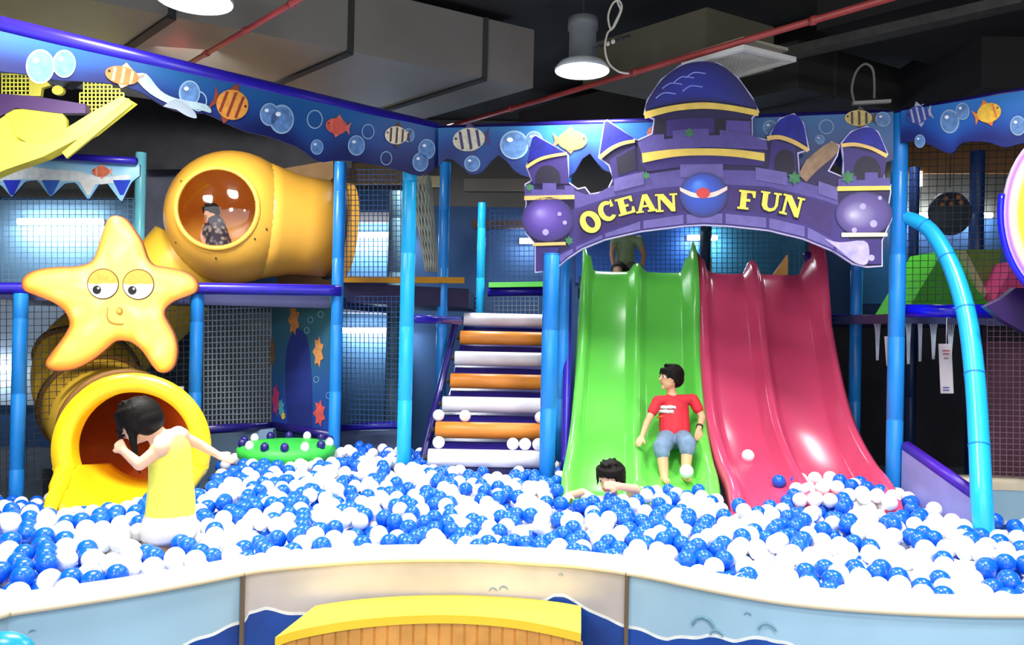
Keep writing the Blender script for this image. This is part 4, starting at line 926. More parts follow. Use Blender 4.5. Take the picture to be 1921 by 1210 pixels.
for lab, p0, p1_ in segs:
    idx = [i for i in range(len(inner)) if p0 <= pxx(outer[i]) <= p1_]
    i0, i1 = max(0, idx[0] - (1 if p0 > 0 else 0)), min(len(inner) - 1, idx[-1])
    mi_ = (i0 + i1) // 2; t = root('pit_rim', Vector((mid[mi_].x, mid[mi_].y, 0)), lab, 'low wall', 'sections of the ball pit rim wall')
    mb = MB(); prof = []   # rounded padded cap
    K = 9; vs = []
    for i in range(i0, i1 + 1):
        n_ = (outer[i] - inner[i]).normalized(); w = .165
        for (u, z) in ((0, -.09), (0, -.02), (.012, -.005), (.03, 0), (w - .03, 0), (w - .01, -.006), (w, -.016), (w, -.03), (w - .018, -.034)):
            vs.append(Vector((inner[i].x, inner[i].y, RZ + z)) + n_ * u)
    n = i1 - i0 + 1
    mb.add(vs, [(i * K + k, i * K + k + 1, (i + 1) * K + k + 1, (i + 1) * K + k) for i in range(n - 1) for k in range(K - 1)], M_cream); mb.build('padded_cap', t)
    mb = MB(); R = 5; vs = []; 
    for i in range(i0, i1 + 1):
        for q in range(4):
            if i == i1 and q: break
            f_ = q / 4; a = mid[i].lerp(mid[min(i + 1, len(mid) - 1)], f_); wz = max(.05, wave_at(pxx(a), a + Vector((0, 0, .3))))
            for z in (0, wz, wz + .012, wz + .05, RZ - .03): vs.append(Vector((a.x, a.y, z)))
    n = len(vs) // R
    Mup = M_mm if p0 == 465 else M_ml
    for k, m_ in enumerate((M_md, M_mf, Mup, Mup)):
        mb.add(vs, [(i * R + k, (i + 1) * R + k, (i + 1) * R + k + 1, i * R + k + 1) for i in range(n - 1)], m_)
    vs = []
    for i in range(i0, i1 + 1): vs += [Vector((inner[i].x, inner[i].y, 0)), Vector((inner[i].x, inner[i].y, RZ - .05))]
    mb.add(vs, [(2 * i, 2 * i + 1, 2 * i + 3, 2 * i + 2) for i in range(i1 - i0)], mat('inner_wall', '#b8c8d8', .5))
    mb.build('mural_panel', t)
    if p0 > 0:
        a = outer[i0].lerp(mid[i0], .6); mb = MB(); mb.bar(Vector((a.x, a.y - .004, 0)), Vector((a.x, a.y - .004, RZ - .02)), .014, .012, M_cap); mb.build('joint_strip', t)
    # printed bubbles on mural
    mb = MB(); cnt = 0
    for (bx_, by_, r_) in ((60, 1186, 6), (225, 1200, 14), (1052, 1080, 5), (945, 1108, 9), (925, 1110, 8), (1403, 1155, 7), (1320, 1180, 24), (1440, 1186, 18), (1268, 1183, 6), (1345, 1195, 14)):
        if not (p0 <= bx_ < p1_): continue
        # find wall point
        d = ray(bx_, by_); best = min(range(len(mid)), key=lambda i: abs(pxx(mid[i]) - bx_)); Y = mid[best].y; c = P(bx_, by_, Y); 
        tn = (mid[min(best + 1, len(mid) - 1)] - mid[best - 1]).normalized(); nn = Vector((tn.y, -tn.x, 0)); nn = nn if nn.y < 0 else -nn; mb = MB()
        rr = r_ * Y / FPX; mb.lathe(c + nn * .003, nn, [(0, rr), (.003, rr * .97), (.003, rr * .8), (0, rr * .78)], mat('bubble_line', '#6f9fb4', .4, .2, 60), 20, a0=.3, a1=3.0, u=tn); mb.build('printed_bubble', t)
# wall section at right, beyond the curved pipe
rw = root('pit_rim', Vector((2.9, 4.7, 0)), 'short pale blue rim wall piece right of the curved cyan pipe, cream on top', 'low wall', 'sections of the ball pit rim wall')
pth = [Vector((2.52, 4.62, 0)), Vector((2.75, 4.66, 0)), Vector((3.0, 4.66, 0)), Vector((3.4, 4.55, 0)), Vector((3.8, 4.3, 0))]; pth = smooth_path(pth, 6)
po = offs(pth, .0); pi_ = offs(pth, -.16)
mb = MB(); vs = []
for a, b in zip(po, pi_): vs += [Vector((a.x, a.y, 0)), Vector((a.x, a.y, .41)), Vector((a.x, a.y, .43)), Vector((a.x, a.y, .62))]
for k, m_ in enumerate((M_md, M_mf, M_ml)): mb.add(vs, [(4 * i + k, 4 * i + 4 + k, 4 * i + 5 + k, 4 * i + 1 + k) for i in range(len(po) - 1)], m_)
mb.build('mural_panel', rw)
mb = MB(); vs = []
for a, b in zip(po, pi_):
    for q, z in ((-.02, .61), (-.02, .65), (.02, .67), (.98, .67), (1.0, .62)): p = a.lerp(b, q); vs.append(Vector((p.x, p.y, z)))
mb.add(vs, [(5 * i + k, 5 * i + 5 + k, 5 * i + 6 + k, 5 * i + 1 + k) for i in range(len(po) - 1) for k in range(4)], M_cream); mb.build('padded_cap', rw)

# yellow step
SZ = .482
back_px = [(592, 1136), (660, 1126), (740, 1119), (820, 1116), (900, 1117), (980, 1122), (1050, 1130), (1090, 1137)]
front_px = [(516, 1196), (560, 1182), (640, 1167), (720, 1158), (800, 1154), (880, 1155), (960, 1162), (1030, 1174), (1090, 1188)]
bk = smooth_path([G(x, y, SZ) for x, y in back_px], 4); fr = smooth_path([G(x, y, SZ) for x, y in front_px], 4)
t = root('step_bench', Vector(((fr[0].x + fr[-1].x) / 2, fr[16].y, 0)), 'curved yellow topped step with orange slatted front before the rim wall', 'step')
mb = MB(); mb.slab([[p for p in fr] + [p for p in bk[::-1]]], Vector((0, 0, 1)), .03, mat('step_yellow', '#ffd83c', .35, .05)); mb.build('yellow_top', t)
mb = MB(); fr2 = offs(fr, -.008)
vs = []; NS = 400
L = [0]
for a, b in zip(fr2, fr2[1:]): L.append(L[-1] + (b - a).length)
def atL(s):
    for i in range(len(L) - 1):
        if s <= L[i + 1]: return fr2[i].lerp(fr2[i + 1], (s - L[i]) / (L[i + 1] - L[i])), (fr2[i + 1] - fr2[i]).normalized()
    return fr2[-1], (fr2[-1] - fr2[-2]).normalized()
s_ = 0; sl = 0
while s_ < L[-1] - .002:
    for (q, dd) in ((0, .006), (.004, 0), (.040, 0), (.044, .006)):
        p, tn = atL(min(s_ + q, L[-1])); nn = Vector((tn.y, -tn.x, 0)); nn = nn if nn.y < 0 else -nn
        p = p - nn * dd; vs += [Vector((p.x, p.y, 0)), Vector((p.x, p.y, SZ - .03))]
    s_ += .045
mb.add(vs, [(2 * i, 2 * i + 2, 2 * i + 3, 2 * i + 1) for i in range(len(vs) // 2 - 1)], mat('slat_wood', '#e0a050', .5, .2, 9), False)
for e, g in ((fr[0], bk[0]), (fr[-1], bk[-1])): mb.add([Vector((e.x, e.y, 0)), Vector((g.x, g.y, 0)), Vector((g.x, g.y, SZ - .03)), Vector((e.x, e.y, SZ - .03))], [(0, 1, 2, 3)], MATS['slat_wood'], False)
mb.build('slatted_front', t)
# teal thing at lower left corner
mb = MB(); mb.ball(P(8, 1226, 2.2), .085, mat('teal_plastic', '#1696b8', .3), 24, 16, (1, .6, .7)); single(mb, 'teal_ornament', 'rounded teal shape poking in at the bottom left corner', 'ornament')

# ------------------------------------------------------------------ ceiling services
e1 = Vector((.866, .5, 0)); e2 = Vector((-.694, .72, 0))
M_duct = mat('duct_metal', '#6e6a62', .55, .12, 2); M_seam = mat('duct_seam', '#242422', .8)
q0 = G(1000, 165, 3.15)
def ductbox(o, u0, u1, w0, w1, z0, z1, label, m=None, seams=(), mside=None):
    mb = MB(); pts = [o + e1 * u0 + e2 * w0, o + e1 * u1 + e2 * w0, o + e1 * u1 + e2 * w1, o + e1 * u0 + e2 * w1]
    mb.slab([[Vector((p.x, p.y, z1)) for p in pts]], Vector((0, 0, 1)), z1 - z0, m or M_duct)
    for s_ in seams:
        a = o + e1 * s_ + e2 * w0; b = o + e1 * s_ + e2 * w1; a.z = b.z = z0 - .004; mb.bar(a, b, .05, .02, M_seam)
        a2 = Vector((a.x, a.y, z0)); b2 = Vector((a.x, a.y, z1)); mb.bar(a2 - e2 * .004, b2 - e2 * .004, .035, .02, M_seam)
    return single(mb, 'air_duct', label, 'duct')
ductbox(q0, -4.9, 0, 0, 1.9, 3.15, 3.55, 'long grey air duct crossing the ceiling above the left banner', seams=(-.38, -1.3, -2.3, -3.3, -4.3))
o2 = G(1130, 120, 3.3)
ductbox(o2 + e1 * .3, 0, .62, -.55, .5, 3.3, 3.6, 'short olive grey duct behind the round ceiling lamp', mat('duct_olive', '#5c5848', .6))
mb = MB(); a = G(1290, 165, 3.22); 
ductbox(G(1480, 160, 3.34), .1, 1.3, 0, 3, 3.34, 3.7, 'dark duct above the right part of the castle sign', mat('duct_dark', '#2c2b28', .7), seams=(.5,))
ductbox(G(1700, 60, 3.5), -.3, 2.6, -1.5, .4, 3.55, 3.85, 'black beam like duct across the upper right ceiling', mat('duct_black', '#1c1b1b', .8))
ductbox(G(720, 20, 3.55), -5, .8, -.8, .1, 3.62, 3.9, 'black duct along the top of the picture at left', mat('duct_black', '#1c1b1b', .8))
mb = MB(); mb.bar(G(1350, 130, 3.42), G(1921, 0, 3.42), .12, .06, mat('cable_tray', '#3c3c36', .6, .3, 12)); single(mb, 'cable_tray', 'grey cable tray running up from the square vent to the upper right', 'cable tray')
# square black box far right
mb = MB(); mb.box((3.4, 6.0, 3.45), (.5, 1.2, .5), mat('duct_black', '#1c1b1b', .8)); single(mb, 'duct_box', 'black box hanging from the ceiling above the right banner', 'duct')
def rpipe(a, b, r, label):
    b = b + (b - a) * .25; t = root('sprinkler_pipe', (a + b) / 2, label, 'pipe'); mb = MB(); mb.tube([a, b], r, mat('red_paint', '#a8403c', .4, .1), 12); mb.build('pipe', t)
    n = 4
    for k in range(n):
        c = a.lerp(b, (k + .5) / n); d = (b - a).normalized(); mb = MB(); mb.tube([c, c + d * .03], r * 1.35, mat('red_paint', '#a8403c', .4, .1), 12); mb.build('coupling', t)
zp = 3.05
rpipe(G(1760, -30, zp + .2), G(835, 240, zp + .2), .02, 'long red sprinkler pipe from the top right to the banner corner')
rpipe(G(600, -24, zp - .02), G(345, 125, zp - .02), .014, 'short red sprinkler pipe above the left banner')
# lamps
def lamp(c, r, label, hb=.35):
    t = root('pendant_lamp', c, label, 'lamp'); up = Vector((0, 0, 1))
    mb = MB(); mb.lathe(c, up, [(.0, r), (.012, r * 1.03), (.05, r * .85), (.07, r * .5), (.075, .001)], mat('lamp_white', '#c8ccd0', .4), 36); sh_ = mb.build('shade', t)
    mb = MB(); mb.lathe(c, up, [(.004, .001), (.004, r * .97)], mat('lamp_glow', '#fbfdf8', .4, 0, emit=9), 36); mb.build('diffuser', sh_)
    mb = MB(); mb.lathe(c, up, [(.07, .001), (.07, r * .5), (hb * .8, r * .5), (hb * .8, r * .56), (hb, r * .56), (hb, .001)], mat('lamp_body', '#6c7274', .5), 28); mb.build('housing', t)
    mb = MB(); mb.tube([c + up * hb, Vector((c.x, c.y, 3.9))], .01, M_dark, 8); mb.build('rod', t)
    return t
lc = P(1092, 134, 5.0); lamp(lc, .17, 'round lit ceiling lamp with grey can housing left of the castle sign dome', .33)
area(lc - Vector((0, 0, .02)), (lc.x, lc.y, 0), .3, 20)
lc = P(365, 2, 3.7); lamp(lc, .17, 'round lit ceiling lamp cut by the top edge at upper left', .33)
area(lc - Vector((0, 0, .02)), (lc.x, lc.y, 0), .3, 20)
# square diffuser grille
vt = root('air_vent', G(1395, 110, 3.22), 'square white ceiling vent above the castle sign dome', 'vent')
cq = [G(x, y, 3.22) for x, y in ((1278, 118), (1395, 83), (1494, 107), (1376, 140))]
mb = MB(); cc = (cq[0] + cq[2]) / 2
inn = [cc + (p - cc) * .86 for p in cq]
mb.slab([cq, inn[::-1]], Vector((0, 0, 1)), .03, mat('vent_white', '#e8e6dc', .5)); vf = mb.build('frame', vt)
mb = MB()
for k in range(1, 12):
    t_ = k / 12; a = inn[0].lerp(inn[1], t_); b = inn[3].lerp(inn[2], t_); mb.bar(a + Vector((0, 0, .0)), b, .004, .02, mat('vent_white', '#e8e6dc', .5))
    a = inn[0].lerp(inn[3], t_); b = inn[1].lerp(inn[2], t_); mb.bar(a, b, .004, .02, mat('vent_white', '#e8e6dc', .5))
mb.build('grille', vf)
mb = MB(); mb.slab([[p + Vector((0, 0, .06)) for p in inn]], Vector((0, 0, 1)), .02, mat('vent_inside', '#b8b49c', .6)); mb.build('backing', vt)
# cable loop and hooks
mb = MB(); Yc = 4.6
mb.tube(smooth_path([P(x, y, Yc) for x, y in [(1150, -20), (1160, 8), (1164, 20), (1155, 40), (1146, 55), (1141, 30), (1150, 6), (1162, 2), (1166, 18), (1152, 50), (1140, 62), (1135, 90), (1142, 118), (1160, 134), (1180, 138)]], 6), .006, mat('white_cable', '#c8c4b4', .5), 8)
single(mb, 'cable_loop', 'looped pale cable hanging right of the round ceiling lamp', 'cable')
mb = MB(); mb.tube([P(1112, 92, 4.65), P(1182, 66, 4.65)], .007, M_dark, 8)
for x, y in ((1125, 88), (1140, 82), (1150, 78), (1165, 72)): mb.ball(P(x, y, 4.63), .014, MATS['white_cable'] if x in (1140, 1150) else M_dark, 8, 6)
single(mb, 'threaded_bracket', 'small dark threaded bracket across the looped cable', 'bracket')
hk = root('wire_hook', P(1620, 190, 5.0), 'grey wire loop and clamp above the right tower of the castle sign', 'hook')
mb = MB(); mb.tube(smooth_path([P(x, y, 5.0) for x, y in [(1602, 190), (1598, 165), (1606, 135), (1622, 120), (1636, 128), (1640, 150), (1640, 185)]], 6), .008, mat('grey_wire', '#74746c', .5), 8); mb.build('wire_loop', hk)
mb = MB(); mb.bar(P(1600, 194, 5.0), P(1670, 190, 5.0), .03, .02, mat('clamp_grey', '#a0a098', .5)); mb.build('clamp', hk)

# ------------------------------------------------------------------ yellow lattice slide piece, upper left
yl = root('lattice_chute', P(100, 250, 5.3), 'yellow chute with lattice sides and purple band in the upper left corner', 'play chute')
Yy = 5.3; ny = Vector((0, -1, 0)); yc = mat('lemon_plastic', '#fcf858', .4, .08, 6); yo = mat('mustard_plastic', '#d0c84c', .5, .08)
mb = MB(); loop = [(-40, 340), (-40, 250), (12, 215), (30, 262), (70, 272), (115, 262), (125, 240), (170, 212), (228, 180), (245, 188), (170, 248), (80, 294), (10, 318)]
mb.slab([[P(x, y, Yy) for x, y in loop]], ny, .1, yc); mb.build('chute_body', yl)
mb = MB(); mb.slab([[P(x, y, Yy + .02) for x, y in sm2([(10, 215), (30, 205), (115, 210), (120, 258), (80, 272), (40, 262), (12, 235)], 3)]], ny, .03, yo); mb.slab([[P(x, y, Yy + .05) for x, y in [(54, 140), (80, 145), (95, 160), (78, 165), (76, 180), (56, 180)]]], ny, .03, yo)
mb.slab([[P(x, y, Yy + .05) for x, y in ell(108, 169, 11, 9, 16)]], ny, .03, yo); mb.build('mustard_panel', yl)
mb = MB(); mb.slab([[P(x, y, Yy + .01) for x, y in [(-40, 172), (60, 180), (160, 195), (160, 212), (110, 212), (30, 202), (0, 218), (-40, 225)]]], ny, .06, mat('purple_band', '#54386c', .5)); mb.build('purple_band', yl)
for (x0, x1, y0, y1, sk, nx, ny_) in ((150, 232, 152, 212, 0, 11, 8), (4, 56, 132, 178, 0, 7, 6), (14, 54, 222, 250, 0, 6, 4)):
    mb = MB()
    def inside(x, y):
        if x0 == 150: return y < 152 + 62 - max(0, (x - 170)) * .52 + 6 and y > 150 + max(0, x - 185) * .5 - (4) and x > 157 - (y - 150) * .4
        return True
    for i in range(nx + 1):
        for j in range(ny_):
            x = x0 + (x1 - x0) * i / nx; ya = y0 + (y1 - y0) * j / ny_; yb = y0 + (y1 - y0) * (j + 1) / ny_
            if inside(x, ya) and inside(x, yb): mb.bar(P(x, ya, Yy + .08), P(x, yb, Yy + .08), .007, .007, yc)
    for j in range(ny_ + 1):
        for i in range(nx):
            y = y0 + (y1 - y0) * j / ny_; xa = x0 + (x1 - x0) * i / nx; xb = x0 + (x1 - x0) * (i + 1) / nx
            if inside(xa, y) and inside(xb, y): mb.bar(P(xa, y, Yy + .08), P(xb, y, Yy + .08), .007, .007, yc)
    mb.build('lattice', yl)
mb = MB(); mb.bar(P(122, 292, Yy - .02), P(246, 190, Yy - .02), .02, .05, mat('olive_trim', '#b4b040', .5)); mb.build('edge_trim', yl)
# dark backing shade cloth below the left banner
mb = MB(); mb.slab([[P(x, y, 7.3) for x, y in [(-120, 118), (660, 130), (660, 315), (265, 318), (255, 296), (-120, 290)]]], ny, .05, mat('black_cloth', '#424246', .9, .15)); single(mb, 'black_curtain', 'black hanging cloth behind the left fish banner', 'curtain')
mb = MB(); mb.slab([[P(x, y, 7.6) for x, y in [(268, 318), (420, 318), (420, 560), (268, 560)]]], ny, .05, mat('grey_cloth', '#74788a', .8, .15)); single(mb, 'grey_sheet', 'grey sheet between the pale cyan pole and the orange globe', 'curtain')
mb = MB(); mb.slab([[P(x, y, 7.2) for x, y in [(520, 318), (625, 300), (625, 556), (520, 556)]]], ny, .05, mat('tan_sheet', '#a07c50', .7, .2, 4)); single(mb, 'tan_board', 'tan board behind the neck of the orange globe tube', 'panel')

# ------------------------------------------------------------------ people
def voxel(prims, name, m, parent, vox=.006, sm=6, it=None):
    tmp = MB()
    for p in prims:
        if p[0] == 'c':
            _, a, ra, b, rb = p; a = Vector(a); b = Vector(b)
            tmp.ball(a, ra, m, 14, 10); tmp.ball(b, rb, m, 14, 10)
            if (b - a).length > 1e-4: tmp.tube([a, b], [ra, rb], m, 16)
        elif p[0] == 'e':
            _, c, rr, eu = p; ax = Euler([math.radians(q) for q in eu]).to_matrix(); tmp.ball(c, 1, m, 24, 16, rr, ax)
    me = bpy.data.meshes.new('tmp'); me.from_pydata(tmp.v, [], tmp.f); ob = bpy.data.objects.new('tmp', me); C.objects.link(ob)
    r = ob.modifiers.new('r', 'REMESH'); r.mode = 'VOXEL'; r.voxel_size = vox; r.use_smooth_shade = True
    s_ = ob.modifiers.new('s', 'SMOOTH'); s_.iterations = sm; s_.factor = .5
    dg = bpy.context.evaluated_depsgraph_get(); ev = ob.evaluated_get(dg); nm = bpy.data.meshes.new_from_object(ev)
    bpy.data.objects.remove(ob); bpy.data.meshes.remove(me)
    nm.materials.clear(); nm.materials.append(m); nm.transform(Matrix.Translation(-wloc(parent)))
    nm.polygons.foreach_set('use_smooth', [True] * len(nm.polygons))
    nm.polygons.foreach_set('material_index', [0] * len(nm.polygons))
    o = bpy.data.objects.new(name, nm); C.objects.link(o); o.parent = parent; nm.name = name
    return o
def hand(w, d, up, s=1.0, curl=.3, side=1):
    """prims for a child's hand: wrist point w, pointing direction d, palm-back direction up"""
    w = Vector(w); d = Vector(d).normalized(); up = Vector(up); up = (up - d * up.dot(d)).normalized(); x = d.cross(up) * side
    pr_ = []; pl = .042 * s
    for k, (o, l) in enumerate(((-.019, .034), (-.0065, .040), (.006, .037), (.018, .028))):
        a = w + x * (o * .7 * s) + d * .006; b = w + d * pl + x * (o * s); pr_.append(('c', a, .0095 * s, b, .0085 * s))
        l *= s; c = b + (d * math.cos(curl) - up * math.sin(curl)) * l * .5; e = c + (d * math.cos(curl * 2.2) - up * math.sin(curl * 2.2)) * l * .5
        pr_ += [('c', b, .0068 * s, c, .0062 * s), ('c', c, .0062 * s, e, .0052 * s)]
    b = w + d * .014 * s - x * .02 * s; c = b + (d * .7 - x * .75).normalized() * .02 * s - up * .004; e = c + (d * .9 - x * .3 - up * .3).normalized() * .017 * s
    pr_ += [('c', w + d * .006, .010 * s, b, .0085 * s), ('c', b, .008 * s, c, .007 * s), ('c', c, .007 * s, e, .0055 * s)]
    return pr_
def limb(pts, rs): return [('c', pts[i], rs[i], pts[i + 1], rs[i + 1]) for i in range(len(pts) - 1)]
def face(parent, hc, fd, R, skin, up=Vector((0, 0, 1)), open_=True):
    """eyes, brows and mouth on a head; fd facing direction"""
    fd = Vector(fd).normalized(); s = fd.cross(up).normalized(); u = s.cross(fd)
    for q in (-1, 1):
        mb = MB(); c = hc + fd * R * .86 + s * q * R * .34 + u * R * .02
        mb.ball(c, R * .11, mat('eye_white_p', '#f4efe8', .3, 0), 12, 8, (1.2, .8, .8)); eo = mb.build('eye', parent); mb = MB(); mb.ball(c + fd * R * .055, R * .075, mat('iris', '#1c100a', .2, 0), 10, 8); mb.build('iris', eo)
        mb = MB(); b0 = hc + fd * R * .93 + s * q * R * .18 + u * R * .26; b1 = hc + fd * R * .84 + s * q * R * .56 + u * R * .26
        mb.tube([b0, (b0 + b1) / 2 + u * R * .05 + fd * R * .03, b1], R * .04, M_hair, 6); mb.build('eyebrow', parent)
    mb = MB(); mb.tube(smooth_path([hc + fd * R * .90 - s * R * .24 - u * R * .5, hc + fd * R * .97 - u * R * .53, hc + fd * R * .90 + s * R * .24 - u * R * .5], 4), [R * .03] + [R * .055] * 7 + [R * .03], mat('lips', '#c46a5c', .5, .05), 8); mb.build('mouth', parent)
def head(hc, fd, R, up=Vector((0, 0, 1))):
    fd = Vector(fd).normalized(); s = fd.cross(up).normalized(); u = s.cross(fd)
    rz = math.degrees(math.atan2(fd.y, fd.x)) - 90
    pr_ = [('e', hc + u * R * .1 - fd * R * .05, (R * .84, R * .98, R * 1.0), (0, 0, rz)), ('e', hc - u * R * .42 + fd * R * .22, (R * .62, R * .66, R * .62), (0, 0, rz))]
    pr_ += [('c', hc + fd * R * .9 + u * R * .0, R * .09, hc + fd * R * 1.06 - u * R * .22, R * .13), ('c', hc + fd * R * .72 - u * R * .9, R * .18, hc + fd * R * .6 - u * R * .86, R * .2)]
    for q in (-1, 1): pr_.append(('e', hc + s * q * R * .84 - u * R * .08 - fd * R * .05, (R * .1, R * .2, R * .27), (0, 0, rz)))
    return pr_
def hair(parent, hc, fd, R, up=Vector((0, 0, 1)), low=-.35, vox=.005, extra=()):
    fd = Vector(fd).normalized(); s = fd.cross(up).normalized(); u = s.cross(fd); rz = math.degrees(math.atan2(fd.y, fd.x)) - 90
    pr_ = [('e', hc + u * R * .3 - fd * R * .14, (R * .95, R * .98, R * .88), (0, 0, rz)), ('e', hc + u * R * (low + .25) - fd * R * .38, (R * .88, R * .74, R * .78), (0, 0, rz))]
    rg = random.Random(int(R * 1e5))
    for k in range(26):
        a = -2.1 + 4.2 * k / 25 + rg.uniform(-.06, .06); d_ = fd * math.cos(a) + s * math.sin(a)
        b = hc + d_ * R * .82 + u * R * .62; lowz = .3 if abs(a) < .75 else (-.1 if abs(a) < 1.3 else -.42)
        pr_.append(('c', b, R * .16, hc + d_ * R * (.97 if abs(a) < .8 else .93) + u * R * (lowz + rg.uniform(-.1, .1)), R * .05))
    for k in range(16):
        a = rg.uniform(0, 6.28); d_ = fd * math.cos(a) + s * math.sin(a); b = hc + u * R * .95 + d_ * R * .3
        pr_.append(('c', b, R * .2, hc + u * R * rg.uniform(.95, 1.12) + d_ * R * .62, R * .08))
    return voxel(pr_ + list(extra), 'hair', M_hair, parent, vox, 2)
# --- girl in yellow dress
D = 3.5
def g(px, py, d=0): return P(px, py, D + d)
girl = root('person', Vector((g(318, 990).x, D, 0)), 'child in yellow sleeveless dress wading in balls before the tube mouth, hand at face', 'person')
hc = g(262, 790, -.02); R = .088; fd = Vector((-.9, .15, -.35)).normalized(); hup = Vector((-.35, 0, 1))
body = head(hc, fd, R, hup)
sh_n = g(300, 842, -.09); sh_f = g(340, 818, .09); neck = g(292, 812); hipc = g(316, 950)
body += [('c', hc + Vector((.02, 0, -.04)), .034, neck, .036), ('c', neck, .04, g(312, 840), .06), ('c', sh_n, .038, sh_f, .038)]
body += [('e', g(318, 860), (.085, .075, .085), (0, 0, 0)), ('c', g(318, 850), .078, g(320, 900), .07), ('c', g(320, 900), .07, hipc, .075)]
el_n = g(262, 872, -.13); wr_n = g(232, 846, -.10); body += limb([sh_n, el_n, wr_n], [.031, .025, .018]); body += hand(wr_n, g(219, 826, -.08) - wr_n, Vector((0, -1, .2)), .95, .5)
el_f = g(378, 836, .14); wr_f = g(410, 854, .15); body += limb([sh_f, el_f, wr_f], [.028, .022, .016]); body += hand(wr_f, g(428, 860, .15) - wr_f, Vector((0, -.6, .8)), .95, .3)
for q in (-.038, .038):
    hp = hipc + Vector((0, q, 0)); kn = Vector((hp.x - .01, hp.y, .36)); an = Vector((hp.x + .01, hp.y, .06))
    body += limb([hp, kn, an], [.05, .04, .03]) + [('c', an - Vector((0, 0, .02)), .026, an + Vector((-.09, 0, -.03)), .02)]
voxel(body, 'body', M_skinp, girl, .0055, 4)
face(girl, hc, fd, R, M_skinp, hup)
hair(girl, hc, fd, R * 1.04, hup, -.3, extra=[('c', g(246, 778, -.07), .024, g(250, 830, -.085), .016), ('c', g(250, 830, -.085), .016, g(262, 888, -.09), .004), ('c', g(232, 775, -.03), .03, g(224, 812, -.05), .012), ('c', g(236, 768, .05), .035, g(228, 820, .05), .014)])
def loft(secs, m, name, parent, seg=28, cap=True, fold=0):
    """secs: (centre, rx, ry) rings, horizontal"""
    mb = MB(); vs = []
    for i, (c, rx, ry) in enumerate(secs):
        for k in range(seg):
            a = 2 * PI * k / seg; w_ = 1 + fold * math.sin(a * 7) * i / len(secs)
            vs.append(Vector(c) + Vector((rx * math.cos(a) * w_, ry * math.sin(a) * w_, 0)))
    n = len(secs); mb.add(vs, [(i * seg + k, i * seg + (k + 1) % seg, (i + 1) * seg + (k + 1) % seg, (i + 1) * seg + k) for i in range(n - 1) for k in range(seg)], m)
    return mb.build(name, parent, solid=.006)
Mdr = mat('yellow_dress', '#f0ee5c', .7, .06, 10, bump=.1); Mdw = mat('white_trim_cloth', '#fbf6ee', .7, .04, 10)
voxel([('c', g(303, 838, -.075), .033, g(336, 820, .075), .033), ('e', g(318, 858), (.094, .094, .08), (0, 0, 0)), ('c', g(319, 850), .09, g(320, 890), .09), ('c', g(320, 890), .09, g(321, 935), .1), ('c', g(321, 935), .1, g(320, 962), .104)], 'dress', Mdr, girl, .006, 5)
voxel([('c', g(304, 830, -.068), .036, g(334, 814, .068), .036), ('c', g(316, 824), .045, g(316, 832), .05)], 'shoulder_yoke', Mdw, girl, .006, 4)
loft([(g(319, 962), .1, .104), (g(318, 976), .108, .112), (g(317, 990), .112, .116), (g(316, 1004), .108, .114), (g(316, 1012), .096, .104)], Mdw, 'hem_skirt', girl, fold=.04)

# --- boy in red on the green slide
D = 5.2
boy = root('person', Vector((P(1266, 830, 5.2).x, 5.2, .72)), 'boy in a red printed t-shirt and denim shorts sliding down the green slide', 'person')
def bz(y):
    for a, b in zip(GR_, GR_[1:]):
        if b[0] <= y <= a[0]: return b[1] + (a[1] - b[1]) * (y - b[0]) / (a[0] - b[0])
    return GR_[-1][1]
def h_(px, py, Y): return P(px, py, Y)
hipY = 5.22; hipz = bz(hipY) + .075
hip = P(1266, 823, hipY); hip.z = max(hip.z, hipz)
hc = h_(1259, 708, 5.30); R = .077; fd = Vector((-.96, -.28, .05)); up = Vector((0, 0, 1))
neck = h_(1260, 738, 5.31); chest = h_(1264, 768, 5.30)
sl = h_(1234, 752, 5.28); sr = h_(1300, 749, 5.30)
body = head(hc, fd, R) + [('c', hc - Vector((0, 0, .05)), .03, neck, .032), ('c', neck, .035, chest, .065), ('c', sl, .032, sr, .032), ('e', chest, (.09, .062, .08), (0, 0, 0)), ('c', chest, .065, hip, .066), ('c', hip + Vector((-.04, 0, 0)), .062, hip + Vector((.04, 0, 0)), .062)]
el, wl = h_(1214, 792, 5.22), h_(1204, 820, 5.12); body += limb([sl, el, wl], [.027, .022, .016]) + hand(wl, h_(1194, 836, 5.06) - wl, Vector((0, -.5, .9)), .95, .35)
er, wr = h_(1317, 782, 5.26), h_(1311, 806, 5.16); body += limb([sr, er, wr], [.027, .022, .016]) + hand(wr, h_(1308, 826, 5.12) - wr, Vector((.2, -.9, .3)), .95, .3)
kl, kr = h_(1241, 838, 4.97), h_(1290, 832, 4.97); al, ar_ = h_(1246, 892, 4.9), h_(1286, 888, 4.9)
body += limb([hip + Vector((-.045, 0, 0)), kl, al], [.056, .042, .027]) + limb([hip + Vector((.045, 0, 0)), kr, ar_], [.056, .042, .027])
for a in (al, ar_): body.append(('c', a - Vector((0, -.01, .02)), .026, a + Vector((0, -.09, -.02)), .02))
voxel(body, 'body', M_skin, boy, .005, 4)
face(boy, hc, fd, R, M_skin); hair(boy, hc, fd, R * 1.02, up, -.35)
Mred = mat('red_shirt', '#cc2434', .75, .1, 14, bump=.1)
ch2 = chest + Vector((0, 0, .01))
voxel([('e', chest, (.1, .082, .085), (0, 0, 0)), ('c', chest, .082, hip + Vector((0, .01, .04)), .084), ('c', chest + Vector((-.03, 0, 0)), .07, hip + Vector((-.03, .01, .04)), .072), ('c', chest + Vector((.03, 0, 0)), .07, hip + Vector((.03, .01, .04)), .072), ('c', neck - Vector((0, 0, .012)), .036, chest, .07), ('c', sl, .036, sr, .036), ('c', sl, .037, sl.lerp(el, .5), .034), ('c', sr, .037, sr.lerp(er, .55), .036)], 'shirt', Mred, boy, .005, 4)
